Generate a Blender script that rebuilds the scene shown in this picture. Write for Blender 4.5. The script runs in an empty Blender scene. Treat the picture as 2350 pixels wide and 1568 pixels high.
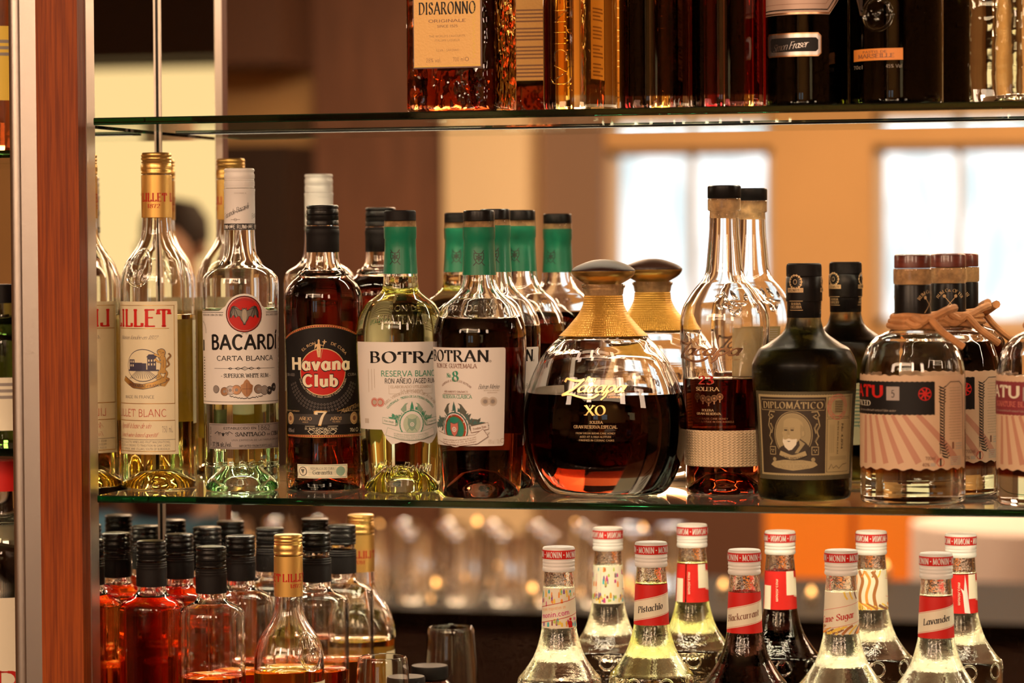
import bpy, bmesh, math, random
from mathutils import Vector, Matrix
random.seed(7)
sc = bpy.context.scene
COL = sc.collection
PI = math.pi
W, H = 2350, 1568
FPX = 7020.0
YAW, PITCH, ROLL = .25967, -.029388, -.0062508
CAM = Vector((0, -2.75, .2165))
# ------------------------------------------------------------------ camera
def cam_axes():
    cy, sy, cp, sp = math.cos(YAW), math.sin(YAW), math.cos(PITCH), math.sin(PITCH)
    f = Vector((-sy*cp, cy*cp, sp)); r = Vector((cy, sy, 0)); u = r.cross(f)
    cr, sr = math.cos(ROLL), math.sin(ROLL)
    return cr*r + sr*u, -sr*r + cr*u, f
RGT, UPV, FWD = cam_axes()
cd = bpy.data.cameras.new('camera'); co = bpy.data.objects.new('camera', cd); COL.objects.link(co)
co.matrix_world = Matrix(((RGT.x, UPV.x, -FWD.x, CAM.x), (RGT.y, UPV.y, -FWD.y, CAM.y), (RGT.z, UPV.z, -FWD.z, CAM.z), (0, 0, 0, 1)))
cd.sensor_width = 36; cd.lens = FPX/W*36
cd.dof.use_dof = True; cd.dof.focus_distance = 2.74; cd.dof.aperture_fstop = 5.2
cd.clip_start = .05
sc.camera = co
def ray(px, py):
    return (FWD + RGT*((px-W/2)/FPX) - UPV*((py-H/2)/FPX))
def at(px, py, y):                 # point of the scene seen at a pixel, on the plane of depth y
    d = ray(px, py); t = (y-CAM.y)/d.y; return CAM + d*t
def far(px, py, y):                # point of the room (y < 0) seen in the back mirror
    p = at(px, py, -y); return Vector((p.x, y, p.z))
def depth(x, y): return (Vector((x, y, 0))-Vector((CAM.x, CAM.y, 0))).dot(FWD)
def projx(x, y, z):
    d = Vector((x, y, z))-CAM; w = d.dot(FWD)
    return W/2+FPX*d.dot(RGT)/w, H/2-FPX*d.dot(UPV)/w
XC = -1.0800                       # plane of the side mirror
DS = .194                          # shelf front edge at y = -DS
DM = .157                          # side mirror front edge
Z2, Z3 = .3386, -.330              # upper and lower shelf tops (the middle one is z = 0)
TG = .0066
# ------------------------------------------------------------------ materials
MATS = {}
def nt(name):
    m = bpy.data.materials.new(name); m.use_nodes = True; t = m.node_tree; t.nodes.clear()
    o = t.nodes.new('ShaderNodeOutputMaterial'); return m, t, o
def N(t, typ, **kw):
    n = t.nodes.new(typ)
    for k, v in kw.items():
        if k in n.inputs.keys() if hasattr(n.inputs, 'keys') else False: n.inputs[k].default_value = v
        else: setattr(n, k, v)
    return n
def c4(c): return (c[0], c[1], c[2], 1)
def pbr(name, col, rough=.5, metal=0, spec=.5, noise=0, nscale=40, bump=0, bscale=200, coat=0, stretch=None, col2=None):
    if name in MATS: return MATS[name]
    m, t, o = nt(name); b = N(t, 'ShaderNodeBsdfPrincipled')
    b.inputs['Base Color'].default_value = c4(col); b.inputs['Roughness'].default_value = rough
    b.inputs['Metallic'].default_value = metal; b.inputs['Specular IOR Level'].default_value = spec
    b.inputs['Coat Weight'].default_value = coat; b.inputs['Coat Roughness'].default_value = .08
    t.links.new(b.outputs[0], o.inputs[0])
    tc = N(t, 'ShaderNodeTexCoord'); src = tc.outputs['Object']
    if stretch:
        mp = N(t, 'ShaderNodeMapping'); mp.inputs['Scale'].default_value = stretch
        t.links.new(src, mp.inputs[0]); src = mp.outputs[0]
    if noise:
        nz = N(t, 'ShaderNodeTexNoise'); nz.inputs['Scale'].default_value = nscale; nz.inputs['Detail'].default_value = 5
        t.links.new(src, nz.inputs['Vector'])
        mx = N(t, 'ShaderNodeMix', data_type='RGBA')
        c2 = col2 or tuple(x*(1-noise) for x in col)
        mx.inputs[6].default_value = c4(col); mx.inputs[7].default_value = c4(c2)
        rp = N(t, 'ShaderNodeValToRGB'); rp.color_ramp.elements[0].position = .35; rp.color_ramp.elements[1].position = .65
        t.links.new(nz.outputs[0], rp.inputs[0]); t.links.new(rp.outputs[0], mx.inputs[0]); t.links.new(mx.outputs[2], b.inputs['Base Color'])
    if bump:
        nb = N(t, 'ShaderNodeTexNoise'); nb.inputs['Scale'].default_value = bscale; t.links.new(src, nb.inputs['Vector'])
        bp = N(t, 'ShaderNodeBump'); bp.inputs['Strength'].default_value = bump; bp.inputs['Distance'].default_value = .002
        t.links.new(nb.outputs[0], bp.inputs['Height']); t.links.new(bp.outputs[0], b.inputs['Normal'])
    MATS[name] = m; return m
def glass(name, tint=None, ior=1.47, rough=0, surf=(1, 1, 1), bump=0, bscale=60, dist=.002):
    if name in MATS: return MATS[name]
    m, t, o = nt(name); g = N(t, 'ShaderNodeBsdfGlass')
    g.inputs['Color'].default_value = c4(surf); g.inputs['Roughness'].default_value = rough; g.inputs['IOR'].default_value = ior
    t.links.new(g.outputs[0], o.inputs[0])
    if tint:
        v = N(t, 'ShaderNodeVolumeAbsorption'); v.inputs['Color'].default_value = c4(tint[:3]); v.inputs['Density'].default_value = tint[3]
        t.links.new(v.outputs[0], o.inputs[1])
    if bump:
        tc = N(t, 'ShaderNodeTexCoord'); nb = N(t, 'ShaderNodeTexNoise'); nb.inputs['Scale'].default_value = bscale; nb.inputs['Detail'].default_value = 1.5
        t.links.new(tc.outputs['Object'], nb.inputs['Vector'])
        bp = N(t, 'ShaderNodeBump'); bp.inputs['Strength'].default_value = bump; bp.inputs['Distance'].default_value = dist
        t.links.new(nb.outputs[0], bp.inputs['Height']); t.links.new(bp.outputs[0], g.inputs['Normal'])
    MATS[name] = m; return m
def liquid(name, T, path=.07):     # T: colour left of white light after crossing "path" metres of the drink
    if name in MATS: return MATS[name]
    s = [-math.log(max(x, 1e-4))/path for x in T]; d = max(s)*1.02
    m, t, o = nt(name); v = N(t, 'ShaderNodeVolumeAbsorption')
    v.inputs['Color'].default_value = c4([1-x/d for x in s]); v.inputs['Density'].default_value = d
    t.links.new(v.outputs[0], o.inputs[1]); MATS[name] = m; return m
def emit(name, col, s, noise=0, scale=2, col2=None, stretch=(1, 1, 1)):
    if name in MATS: return MATS[name]
    m, t, o = nt(name); e = N(t, 'ShaderNodeEmission'); e.inputs[0].default_value = c4(col); e.inputs[1].default_value = s
    t.links.new(e.outputs[0], o.inputs[0])
    if noise:
        tc = N(t, 'ShaderNodeTexCoord'); mp = N(t, 'ShaderNodeMapping'); mp.inputs['Scale'].default_value = stretch
        nz = N(t, 'ShaderNodeTexNoise'); nz.inputs['Scale'].default_value = scale; nz.inputs['Detail'].default_value = 3
        t.links.new(tc.outputs['Object'], mp.inputs[0]); t.links.new(mp.outputs[0], nz.inputs['Vector'])
        rp = N(t, 'ShaderNodeValToRGB'); rp.color_ramp.elements[0].position = .38; rp.color_ramp.elements[1].position = .62
        rp.color_ramp.elements[0].color = c4(col2 or col); rp.color_ramp.elements[1].color = c4(col)
        t.links.new(nz.outputs[0], rp.inputs[0]); t.links.new(rp.outputs[0], e.inputs[0])
    MATS[name] = m; return m
def mirror_mat(name, col, rough=0):
    m, t, o = nt(name); g = N(t, 'ShaderNodeBsdfGlossy') ; g.inputs[0].default_value = c4(col); g.inputs['Roughness'].default_value = rough
    t.links.new(g.outputs[0], o.inputs[0]); return m
M_clear = glass('clear_glass', (.80, .95, .86, 3.0))
M_green_tint = glass('pale_green_glass', (.55, .95, .72, 7.0))
M_amberglass = glass('amber_bottle_glass', (.80, .40, .12, 48))
M_darkgreen = glass('dark_green_glass', (.35, .62, .18, 60))
M_clearrip = glass('rippled_clear_glass', (.80, .95, .86, 3.0), bump=.7, bscale=75, dist=.0022)
M_hammer = glass('hammered_glass', (.93, .93, .88, 2), bump=.4, bscale=420, dist=.0005)
M_shelf = glass('shelf_glass', (.10, .62, .46, 24), ior=1.52)
M_thin = glass('stemware_glass', (.9, .97, .93, 2))
L_rum = liquid('dark_rum', (.20, .018, .004))
L_rumdeep = liquid('deep_rum', (.21, .016, .003))
L_gold = liquid('gold_rum', (.66, .24, .035))
L_wine = liquid('pale_aperitif', (.93, .76, .28))
L_white = liquid('white_rum', (.97, .96, .84))
L_blanca = liquid('pale_yellow_rum', (.95, .90, .52))
L_red = liquid('red_bitter', (.985, .17, .02))
L_orange = liquid('orange_bitter', (.99, .42, .07))
L_amber = liquid('amber_liqueur', (.90, .50, .10))
L_amaretto = liquid('amaretto', (.22, .02, .003))
L_black = liquid('black_liqueur', (.012, .003, .002))
L_ruby = liquid('ruby_liqueur', (.12, .002, .003))
L_syrup = liquid('clear_syrup', (.97, .955, .88))
L_pist = liquid('pistachio_syrup', (.95, .95, .70))
L_currant = liquid('blackcurrant_syrup', (.03, .004, .003))
P_black = pbr('black_ink', (.018, .014, .014), .45)
P_navy = pbr('navy_ink', (.05, .045, .09), .5)
P_red = pbr('red_ink', (.52, .018, .014), .4, spec=.3)
P_red2 = pbr('bright_red_paper', (.62, .018, .014), .45, spec=.3)
P_rose = pbr('rose_ink', (.62, .18, .14), .5)
P_green = pbr('green_ink', (.04, .30, .18), .5)
P_sage = pbr('sage_ink', (.27, .42, .32), .5)
P_grey = pbr('grey_ink', (.30, .26, .24), .5)
P_white = pbr('white_paper', (.80, .77, .74), .5)
P_khakilabel = pbr('straw_label', (.40, .31, .14), .5)
P_cream = pbr('cream_paper', (.82, .76, .60), .5)
P_creamy = pbr('ivory_paper', (.80, .72, .50), .5)
P_blackpaper = pbr('black_paper', (.012, .010, .010), .5, spec=.25)
P_gold = pbr('gold_foil', (.85, .56, .20), .28, 1)
P_goldmat = pbr('gold_print', (.72, .50, .26), .45, .3)
P_silver = pbr('silver_foil', (.62, .58, .56), .32, 1)
P_greylabel = pbr('grey_label', (.36, .32, .31), .38, .3)
P_copper = pbr('copper_foil', (.70, .40, .22), .3, 1)
P_tanlabel = pbr('tan_label', (.86, .52, .17), .55, bump=.25, bscale=500)
P_maroon = pbr('maroon_paper', (.25, .035, .045), .5)
P_orange = pbr('orange_paper', (.85, .30, .05), .5)
P_yellow = pbr('yellow_ink', (.85, .60, .08), .5)
P_lime = pbr('lime_ink', (.45, .60, .10), .5)
P_teal = pbr('teal_ink', (.08, .50, .55), .5)
P_magenta = pbr('magenta_ink', (.62, .05, .25), .5)
P_purple = pbr('purple_ink', (.22, .07, .30), .5)
P_brownink = pbr('brown_ink', (.24, .10, .06), .5)
P_skin = pbr('portrait_ink', (.50, .40, .26), .5)
C_gold = pbr('gold_cap_metal', (.80, .50, .16), .33, .9)
C_goldsleeve = pbr('gold_sleeve', (.78, .47, .13), .40, .75)
C_white = pbr('white_cap', (.80, .77, .75), .40)
C_black = pbr('black_cap', (.009, .008, .008), .30, spec=.22)
C_blackmat = pbr('matt_black_sleeve', (.012, .010, .010), .55, spec=.15)
C_cork = pbr('cork', (.72, .44, .20), .8, noise=.45, nscale=160)
C_green = pbr('green_sleeve', (.008, .20, .105), .33, coat=.4)
C_brown = pbr('brown_lacquer', (.030, .010, .006), .48, spec=.3)
C_redwood = pbr('red_wood_lid', (.16, .03, .018), .35, noise=.5, nscale=30, stretch=(1, 1, 9), coat=.4)
C_mesh = pbr('gold_mesh', (.78, .44, .10), .34, .9)
C_leather = pbr('tan_leather', (.66, .30, .11), .7, noise=.35, nscale=90)
C_weave = pbr('palm_weave', (.70, .50, .27), .6)
def dusty(m, amt, col):
    t = m.node_tree; g = [n for n in t.nodes if n.type == 'BSDF_GLASS'][0]; o = [n for n in t.nodes if n.type == 'OUTPUT_MATERIAL'][0]
    d = t.nodes.new('ShaderNodeBsdfDiffuse'); d.inputs[0].default_value = c4(col); mx = t.nodes.new('ShaderNodeMixShader')
    tc = t.nodes.new('ShaderNodeTexCoord'); nz = t.nodes.new('ShaderNodeTexNoise'); nz.inputs['Scale'].default_value = 900
    mr = t.nodes.new('ShaderNodeMapRange'); mr.inputs[1].default_value = .3; mr.inputs[2].default_value = .75; mr.inputs[3].default_value = amt*.5; mr.inputs[4].default_value = amt*1.6
    t.links.new(tc.outputs['Object'], nz.inputs['Vector']); t.links.new(nz.outputs[0], mr.inputs[0]); ge = t.nodes.new('ShaderNodeNewGeometry'); sp = t.nodes.new('ShaderNodeSeparateXYZ'); gt = t.nodes.new('ShaderNodeMath'); gt.operation = 'GREATER_THAN'; gt.inputs[1].default_value = .9; ml = t.nodes.new('ShaderNodeMath'); ml.operation = 'MULTIPLY'
    t.links.new(ge.outputs['True Normal'], sp.inputs[0]); t.links.new(sp.outputs[2], gt.inputs[0]); t.links.new(gt.outputs[0], ml.inputs[0]); t.links.new(mr.outputs[0], ml.inputs[1]); t.links.new(ml.outputs[0], mx.inputs[0])
    t.links.new(g.outputs[0], mx.inputs[1]); t.links.new(d.outputs[0], mx.inputs[2]); t.links.new(mx.outputs[0], o.inputs[0])
dusty(M_shelf, .05, (.8, .78, .74))
# ------------------------------------------------------------------ object helpers
def link(o, parent=None):
    COL.objects.link(o)
    if parent: o.parent = parent
    return o
def thing(name, label, cat, loc=(0, 0, 0), rz=0, group=None):
    o = bpy.data.objects.new(name, None); o.empty_display_size = .02; link(o)
    o.location = loc; o.rotation_euler = (0, 0, rz); o['label'] = label; o['category'] = cat
    if group: o['group'] = group
    return o
def tag(o, label, cat, group=None, kind=None):
    o['label'] = label; o['category'] = cat
    if group: o['group'] = group
    if kind: o['kind'] = kind
    return o
def mkobj(name, verts, faces, mats, parent=None, fm=None, smooth=True, ang=38):
    me = bpy.data.meshes.new(name); me.from_pydata(verts, [], faces)
    for m in (mats if isinstance(mats, (list, tuple)) else [mats]): me.materials.append(m)
    if fm: me.polygons.foreach_set('material_index', fm)
    if smooth:
        me.polygons.foreach_set('use_smooth', [True]*len(me.polygons)); me.set_sharp_from_angle(angle=math.radians(ang))
    me.update(); return link(bpy.data.objects.new(name, me), parent)
class MB:
    def __init__(s): s.v = []; s.f = []; s.m = []
    def add(s, v, f, mi=0):
        n = len(s.v); s.v += [tuple(p) for p in v]; s.f += [tuple(i+n for i in q) for q in f]; s.m += [mi]*len(f)
    def box(s, x0, x1, y0, y1, z0, z1, mi=0):
        v = [(x, y, z) for x in (x0, x1) for y in (y0, y1) for z in (z0, z1)]
        s.add(v, [(0, 1, 3, 2), (4, 6, 7, 5), (0, 4, 5, 1), (2, 3, 7, 6), (0, 2, 6, 4), (1, 5, 7, 3)], mi)
    def lathe(s, prof, seg=64, mi=0, shape=None, knurl=None, flip=False, cx=0, cy=0):
        # prof: (r, z) listed bottom to top along the outside
        n = len(s.v); idx = []
        for (r, z) in prof:
            if r < 1e-6: idx.append([len(s.v)]*seg); s.v.append((cx, cy, z)); continue
            row = []
            for i in range(seg):
                a = 2*PI*i/seg; rr = r
                if knurl and knurl[0] <= z <= knurl[1] and i % 2: rr = r*(1-knurl[2])
                x, y = shape(rr, a, z) if shape else (rr*math.cos(a), rr*math.sin(a))
                row.append(len(s.v)); s.v.append((cx+x, cy+y, z))
            idx.append(row)
        for k in range(len(idx)-1):
            a, b = idx[k], idx[k+1]
            for i in range(seg):
                j = (i+1) % seg; q = [a[i], a[j], b[j], b[i]]
                q2 = []
                for t in q:
                    if t not in q2: q2.append(t)
                if len(q2) < 3: continue
                s.f.append(tuple(reversed(q2)) if flip else tuple(q2)); s.m.append(mi)
    def tube(s, pts, r, seg=10, mi=0, closed=False, flat=1):
        pts = [Vector(p) for p in pts]; n = len(pts); rows = []
        for i, p in enumerate(pts):
            a = pts[(i-1) % n] if (closed or i) else p; b = pts[(i+1) % n] if (closed or i < n-1) else p
            t = (b-a).normalized(); u = t.cross(Vector((0, 0, 1)))
            if u.length < .05: u = t.cross(Vector((0, 1, 0)))
            u.normalize(); w = t.cross(u); ri = r[i] if isinstance(r, (list, tuple)) else r; row = []
            for k in range(seg):
                c = 2*PI*k/seg; row.append(len(s.v)); s.v.append(tuple(p+(u*math.cos(c)*flat+w*math.sin(c))*ri))
            rows.append(row)
        for i in range(n if closed else n-1):
            a, b = rows[i], rows[(i+1) % n]
            for k in range(seg): s.f.append((a[k], a[(k+1) % seg], b[(k+1) % seg], b[k])); s.m.append(mi)
        if not closed:
            s.f.append(tuple(reversed(rows[0]))); s.f.append(tuple(rows[-1])); s.m += [mi, mi]
    def build(s, name, mats, parent=None, smooth=True, ang=38):
        return mkobj(name, s.v, s.f, mats, parent, s.m, smooth, ang)
def spline(P, n=6):                # centripetal-ish smooth curve through the points
    out = []
    for i in range(len(P)-1):
        p0 = P[max(i-1, 0)]; p1 = P[i]; p2 = P[i+1]; p3 = P[min(i+2, len(P)-1)]
        for k in range(n):
            t = k/n; q = []
            for d in range(2):
                m1 = (p2[d]-p0[d])/2 if i else (p2[d]-p1[d]); m2 = (p3[d]-p1[d])/2 if i+2 < len(P) else (p2[d]-p1[d])
                lim = abs(p2[d]-p1[d])*2.2
                m1 = max(-lim, min(lim, m1)); m2 = max(-lim, min(lim, m2))
                h = (2*t**3-3*t**2+1)*p1[d]+(t**3-2*t**2+t)*m1+(-2*t**3+3*t**2)*p2[d]+(t**3-t**2)*m2
                q.append(h)
            out.append(tuple(q))
    out.append(tuple(P[-1])); return out
def spline2(P, n=5):
    out = []
    for i in range(len(P)-1):
        p0, p1, p2, p3 = P[max(i-1, 0)], P[i], P[i+1], P[min(i+2, len(P)-1)]
        for k in range(n):
            t_ = k/n; out.append(tuple(.5*((2*b_)+(-a_+c_)*t_+(2*a_-5*b_+4*c_-d_)*t_*t_+(-a_+3*b_-3*c_+d_)*t_**3) for a_, b_, c_, d_ in zip(p0, p1, p2, p3)))
    out.append(tuple(P[-1])); return out
def rad_at(prof, z):
    best = prof[-1][0]
    for (r0, z0), (r1, z1) in zip(prof, prof[1:]):
        if min(z0, z1) <= z <= max(z0, z1) and abs(z1-z0) > 1e-7:
            t = (z-z0)/(z1-z0); return r0+(r1-r0)*t
    return best
# ------------------------------------------------------------------ lettering
def arc(cx, cy, rx, ry, a0, a1, n=10):
    return [(cx+rx*math.cos(math.radians(a0+(a1-a0)*i/n)), cy+ry*math.sin(math.radians(a0+(a1-a0)*i/n))) for i in range(n+1)]
def CV(*p): return spline(list(p), 5)
G = {
 'A': (.86, [[(.03, 0), (.43, 1)], [(.43, 1), (.83, 0)], [(.19, .34), (.67, .34)]]),
 'B': (.68, [[(.1, 0), (.1, 1)], [(.1, .97), (.32, .97)]+arc(.34, .755, .22, .215, 90, -90, 8)+[(.1, .54)], [(.1, .54), (.36, .54)]+arc(.36, .285, .26, .255, 90, -90, 8)+[(.1, .03)]]),
 'C': (.78, [arc(.45, .5, .37, .49, 48, 312, 18)]),
 'D': (.80, [[(.1, 0), (.1, 1)], [(.1, .97), (.32, .97)]+arc(.32, .5, .42, .47, 90, -90, 12)+[(.1, .03)]]),
 'E': (.64, [[(.1, 0), (.1, 1)], [(.1, .97), (.58, .97)], [(.1, .52), (.48, .52)], [(.1, .03), (.6, .03)]]),
 'F': (.60, [[(.1, 0), (.1, 1)], [(.1, .97), (.56, .97)], [(.1, .52), (.46, .52)]]),
 'G': (.82, [arc(.45, .5, .37, .49, 48, 335, 18)+[(.76, .42)], [(.5, .43), (.78, .43)]]),
 'H': (.80, [[(.1, 0), (.1, 1)], [(.7, 0), (.7, 1)], [(.1, .52), (.7, .52)]]),
 'I': (.28, [[(.14, 0), (.14, 1)]]),
 'J': (.46, [[(.32, 1), (.32, .18)]+arc(.18, .16, .14, .17, 0, -130, 6)]),
 'K': (.76, [[(.1, 0), (.1, 1)], [(.68, 1), (.12, .42)], [(.26, .56), (.72, 0)]]),
 'L': (.60, [[(.1, 0), (.1, 1)], [(.1, .03), (.56, .03)], [(.56, .03), (.57, .2)]]),
 'M': (1.0, [[(.1, 0), (.14, 1)], [(.14, 1), (.5, .08)], [(.5, .08), (.86, 1)], [(.86, 1), (.9, 0)]]),
 'N': (.84, [[(.1, 0), (.1, 1)], [(.1, 1), (.74, 0)], [(.74, 0), (.74, 1)]]),
 'O': (.90, [arc(.45, .5, .38, .49, 0, 360, 22)]),
 'P': (.64, [[(.1, 0), (.1, 1)], [(.1, .97), (.32, .97)]+arc(.32, .73, .24, .24, 90, -90, 8)+[(.1, .48)]]),
 'Q': (.90, [arc(.45, .5, .38, .49, 0, 360, 22), [(.5, .2), (.86, -.12)]]),
 'R': (.76, [[(.1, 0), (.1, 1)], [(.1, .97), (.32, .97)]+arc(.34, .74, .23, .23, 90, -90, 8)+[(.1, .5)], [(.34, .5), (.72, 0)]]),
 'S': (.60, [CV((.52, .82), (.40, .96), (.22, .96), (.10, .80), (.14, .62), (.32, .51), (.48, .38), (.52, .20), (.40, .04), (.20, .03), (.07, .2))]),
 'T': (.72, [[(.36, 0), (.36, 1)], [(.03, .97), (.69, .97)], [(.03, .97), (.02, .8)], [(.69, .97), (.70, .8)]]),
 'U': (.80, [[(.1, 1), (.1, .34)]+arc(.4, .33, .3, .32, 180, 360, 10)+[(.7, 1)]]),
 'V': (.82, [[(.02, 1), (.41, 0)], [(.41, 0), (.80, 1)]]),
 'W': (1.1, [[(.02, 1), (.3, 0)], [(.3, 0), (.55, .95)], [(.55, .95), (.8, 0)], [(.8, 0), (1.08, 1)]]),
 'X': (.78, [[(.05, 1), (.73, 0)], [(.73, 1), (.05, 0)]]),
 'Y': (.76, [[(.03, 1), (.38, .5)], [(.73, 1), (.38, .5)], [(.38, .5), (.38, 0)]]),
 'Z': (.70, [[(.06, .97), (.64, .97)], [(.64, .97), (.05, .03)], [(.05, .03), (.66, .03)]]),
 '0': (.60, [arc(.3, .5, .24, .49, 0, 360, 18)]), '1': (.40, [[(.2, 0), (.2, 1)], [(.2, 1), (.06, .86)]]),
 '2': (.56, [CV((.07, .76), (.16, .95), (.34, .98), (.48, .82), (.42, .56), (.22, .3), (.05, .03)), [(.05, .04), (.52, .04)]]),
 '3': (.56, [CV((.07, .84), (.24, .98), (.44, .88), (.42, .64), (.22, .53)), CV((.22, .53), (.46, .44), (.49, .2), (.3, .02), (.06, .1))]),
 '5': (.56, [[(.46, .96), (.14, .96), (.11, .54)], CV((.11, .54), (.32, .62), (.5, .44), (.46, .14), (.24, .01), (.06, .1))]),
 '7': (.56, [[(.05, .95), (.5, .95)], CV((.5, .95), (.34, .6), (.22, .0)), [(.05, .95), (.05, .78)]]),
 '8': (.58, [arc(.29, .76, .18, .22, 0, 360, 14), arc(.29, .27, .23, .26, 0, 360, 14)]),
 '6': (.56, [arc(.28, .29, .22, .28, 0, 360, 14), CV((.07, .34), (.14, .76), (.42, .98))]),
 '4': (.58, [[(.4, 0), (.4, 1)], [(.4, 1), (.04, .3)], [(.04, .3), (.55, .3)]]),
 '9': (.56, [arc(.28, .7, .22, .28, 0, 360, 14), CV((.5, .66), (.42, .24), (.14, .02))]),
 'a': (.56, [arc(.25, .33, .20, .32, 20, 340, 14), [(.46, .66), (.46, .12), (.54, .02)]]),
 'b': (.56, [[(.1, 1.02), (.1, .02)], arc(.3, .33, .2, .32, 160, -160, 14)]),
 'c': (.48, [arc(.27, .33, .21, .32, 50, 310, 14)]),
 'd': (.58, [[(.48, 1.02), (.48, .02)], arc(.27, .33, .2, .32, 20, 340, 14)]),
 'e': (.50, [[(.06, .36), (.44, .36)]+arc(.26, .34, .2, .31, 10, 315, 14)]),
 'f': (.36, [CV((.34, .98), (.22, 1.0), (.15, .84), (.15, .4), (.15, 0)), [(.02, .64), (.32, .64)]]), 'q': (.58, [arc(.27, .33, .2, .32, 20, 340, 14), [(.48, .66), (.48, -.3)]]),
 'g': (.56, [arc(.25, .36, .19, .29, 20, 340, 14), [(.46, .66), (.46, -.1)]+arc(.26, -.12, .2, .17, 0, -150, 6)]),
 'h': (.58, [[(.1, 1.02), (.1, 0)], CV((.1, .4), (.2, .62), (.38, .64), (.47, .48), (.47, 0))]),
 'i': (.24, [[(.12, .66), (.12, 0)], [(.12, .84), (.12, .94)]]),
 'j': (.26, [[(.16, .66), (.16, -.1), (.04, -.26)], [(.16, .84), (.16, .94)]]),
 'k': (.56, [[(.1, 1.02), (.1, 0)], [(.46, .66), (.12, .3)], [(.22, .4), (.5, 0)]]),
 'l': (.24, [[(.12, 1.02), (.12, 0)]]),
 'm': (.86, [[(.1, .66), (.1, 0)], CV((.1, .4), (.2, .62), (.36, .64), (.44, .48), (.44, 0)), CV((.44, .4), (.54, .62), (.68, .64), (.76, .48), (.76, 0))]),
 'n': (.58, [[(.1, .66), (.1, 0)], CV((.1, .4), (.2, .62), (.38, .64), (.47, .48), (.47, 0))]),
 'o': (.54, [arc(.27, .33, .21, .32, 0, 360, 16)]),
 'p': (.58, [[(.1, .66), (.1, -.3)], arc(.3, .33, .2, .32, 160, -160, 14)]),
 'r': (.42, [[(.1, .66), (.1, 0)], CV((.1, .36), (.2, .6), (.38, .62))]),
 's': (.44, [CV((.36, .54), (.24, .65), (.10, .58), (.12, .42), (.30, .28), (.36, .14), (.24, .01), (.06, .1))]),
 't': (.38, [[(.16, .88), (.16, .1), (.3, .02)], [(.03, .64), (.32, .64)]]),
 'u': (.58, [CV((.1, .66), (.1, .2), (.22, .02), (.38, .06), (.47, .26)), [(.47, .66), (.47, 0)]]),
 'v': (.52, [[(.05, .66), (.25, 0)], [(.25, 0), (.47, .66)]]),
 'w': (.76, [[(.05, .66), (.22, 0)], [(.22, 0), (.38, .6)], [(.38, .6), (.54, 0)], [(.54, 0), (.7, .66)]]),
 'x': (.52, [[(.05, .66), (.47, 0)], [(.47, .66), (.05, 0)]]),
 'y': (.54, [[(.06, .66), (.27, .04)], [(.5, .66), (.27, .04), (.12, -.28)]]),
 'z': (.48, [[(.06, .64), (.42, .64), (.06, .03), (.44, .03)]]),
 '.': (.22, [[(.11, 0), (.11, .12)]]), ',': (.22, [[(.13, .1), (.07, -.14)]]), '-': (.40, [[(.06, .36), (.34, .36)]]),
 '/': (.46, [[(.04, -.1), (.42, 1.05)]]), '%': (.8, [arc(.18, .76, .12, .2, 0, 360, 10), arc(.62, .24, .12, .2, 0, 360, 10), [(.15, 0), (.66, 1)]]),
 ':': (.22, [[(.11, .1), (.11, .2)], [(.11, .5), (.11, .6)]]), ' ': (.34, []), "'": (.18, [[(.1, .8), (.07, 1)]]), '|': (.2, [[(.1, -.1), (.1, 1.1)]]),
}
ACC = {'Á': ('A', [[(.42, 1.08), (.56, 1.28)]]), 'Í': ('I', [[(.12, 1.08), (.26, 1.30)]]), 'Ñ': ('N', [[(.2, 1.12), (.36, 1.2), (.5, 1.12), (.64, 1.2)]]),
       'Ú': ('U', [[(.4, 1.08), (.52, 1.28)]]), 'é': ('e', [[(.24, .76), (.36, .94)]]), 'ñ': ('n', [[(.12, .78), (.24, .86), (.34, .78), (.46, .86)]]), 'à': ('a', [[(.3, .76), (.2, .94)]]), 'Ö': ('O', [[(.3, 1.12), (.3, 1.2)], [(.58, 1.12), (.58, 1.2)]])}
def ribbon(pl, wf):
    """polygons of a pen stroke along the polyline"""
    P = [Vector(p) for p in pl]; out = []; L = []; R_ = []
    for i, p in enumerate(P):
        a = P[max(i-1, 0)]; b = P[min(i+1, len(P)-1)]; t = (b-a)
        if t.length < 1e-6: t = Vector((1, 0))
        t.normalize(); n = Vector((-t.y, t.x)); w = wf(math.atan2(t.y, t.x))/2
        e = 0
        if i == 0: p = p-t*min(w, .02)
        if i == len(P)-1: p = p+t*min(w, .02)
        L.append(p+n*w); R_.append(p-n*w)
    for i in range(len(P)-1): out.append([tuple(L[i]), tuple(L[i+1]), tuple(R_[i+1]), tuple(R_[i])])
    return out
def pen(s, thick=.15, thin=.045, ang=20, serif=.09, slant=0, track=.05, conn=False):
    """list of polygons for a string, cap height 1, baseline 0"""
    polys = []; x = 0; th = math.radians(ang)
    wf = lambda d: max(thin, thick*abs(math.sin(d-th)))
    for ch in s:
        ex = []
        if ch in ACC: ch, ex = ACC[ch]
        if ch not in G: ch = '-'
        w, st = G[ch]; ends = []
        for q in st: ends += [q[0], q[-1]]
        for q in st+ex:
            pl = [(x+a+slant*b, b) for a, b in q]
            polys += ribbon(pl, wf)
            if serif and q in st and ch.isalpha():
                for e, o in ((q[0], q[1]), (q[-1], q[-2])):
                    steep = abs(e[1]-o[1]) > 1.2*abs(e[0]-o[0])
                    if steep and sum(1 for k in ends if abs(k[0]-e[0])+abs(k[1]-e[1]) < .03) == 1 and (e[1] < .05 or e[1] > .6):
                        cx = x+e[0]+slant*e[1]; h = thin*1.1; y0 = e[1]-(h if e[1] > .3 else 0)
                        polys.append([(cx-serif-thick/2.2, y0), (cx+serif+thick/2.2, y0), (cx+serif+thick/2.2, y0+h), (cx-serif-thick/2.2, y0+h)])
        x += w+track
    return polys, max(x-track, .01)
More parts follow.
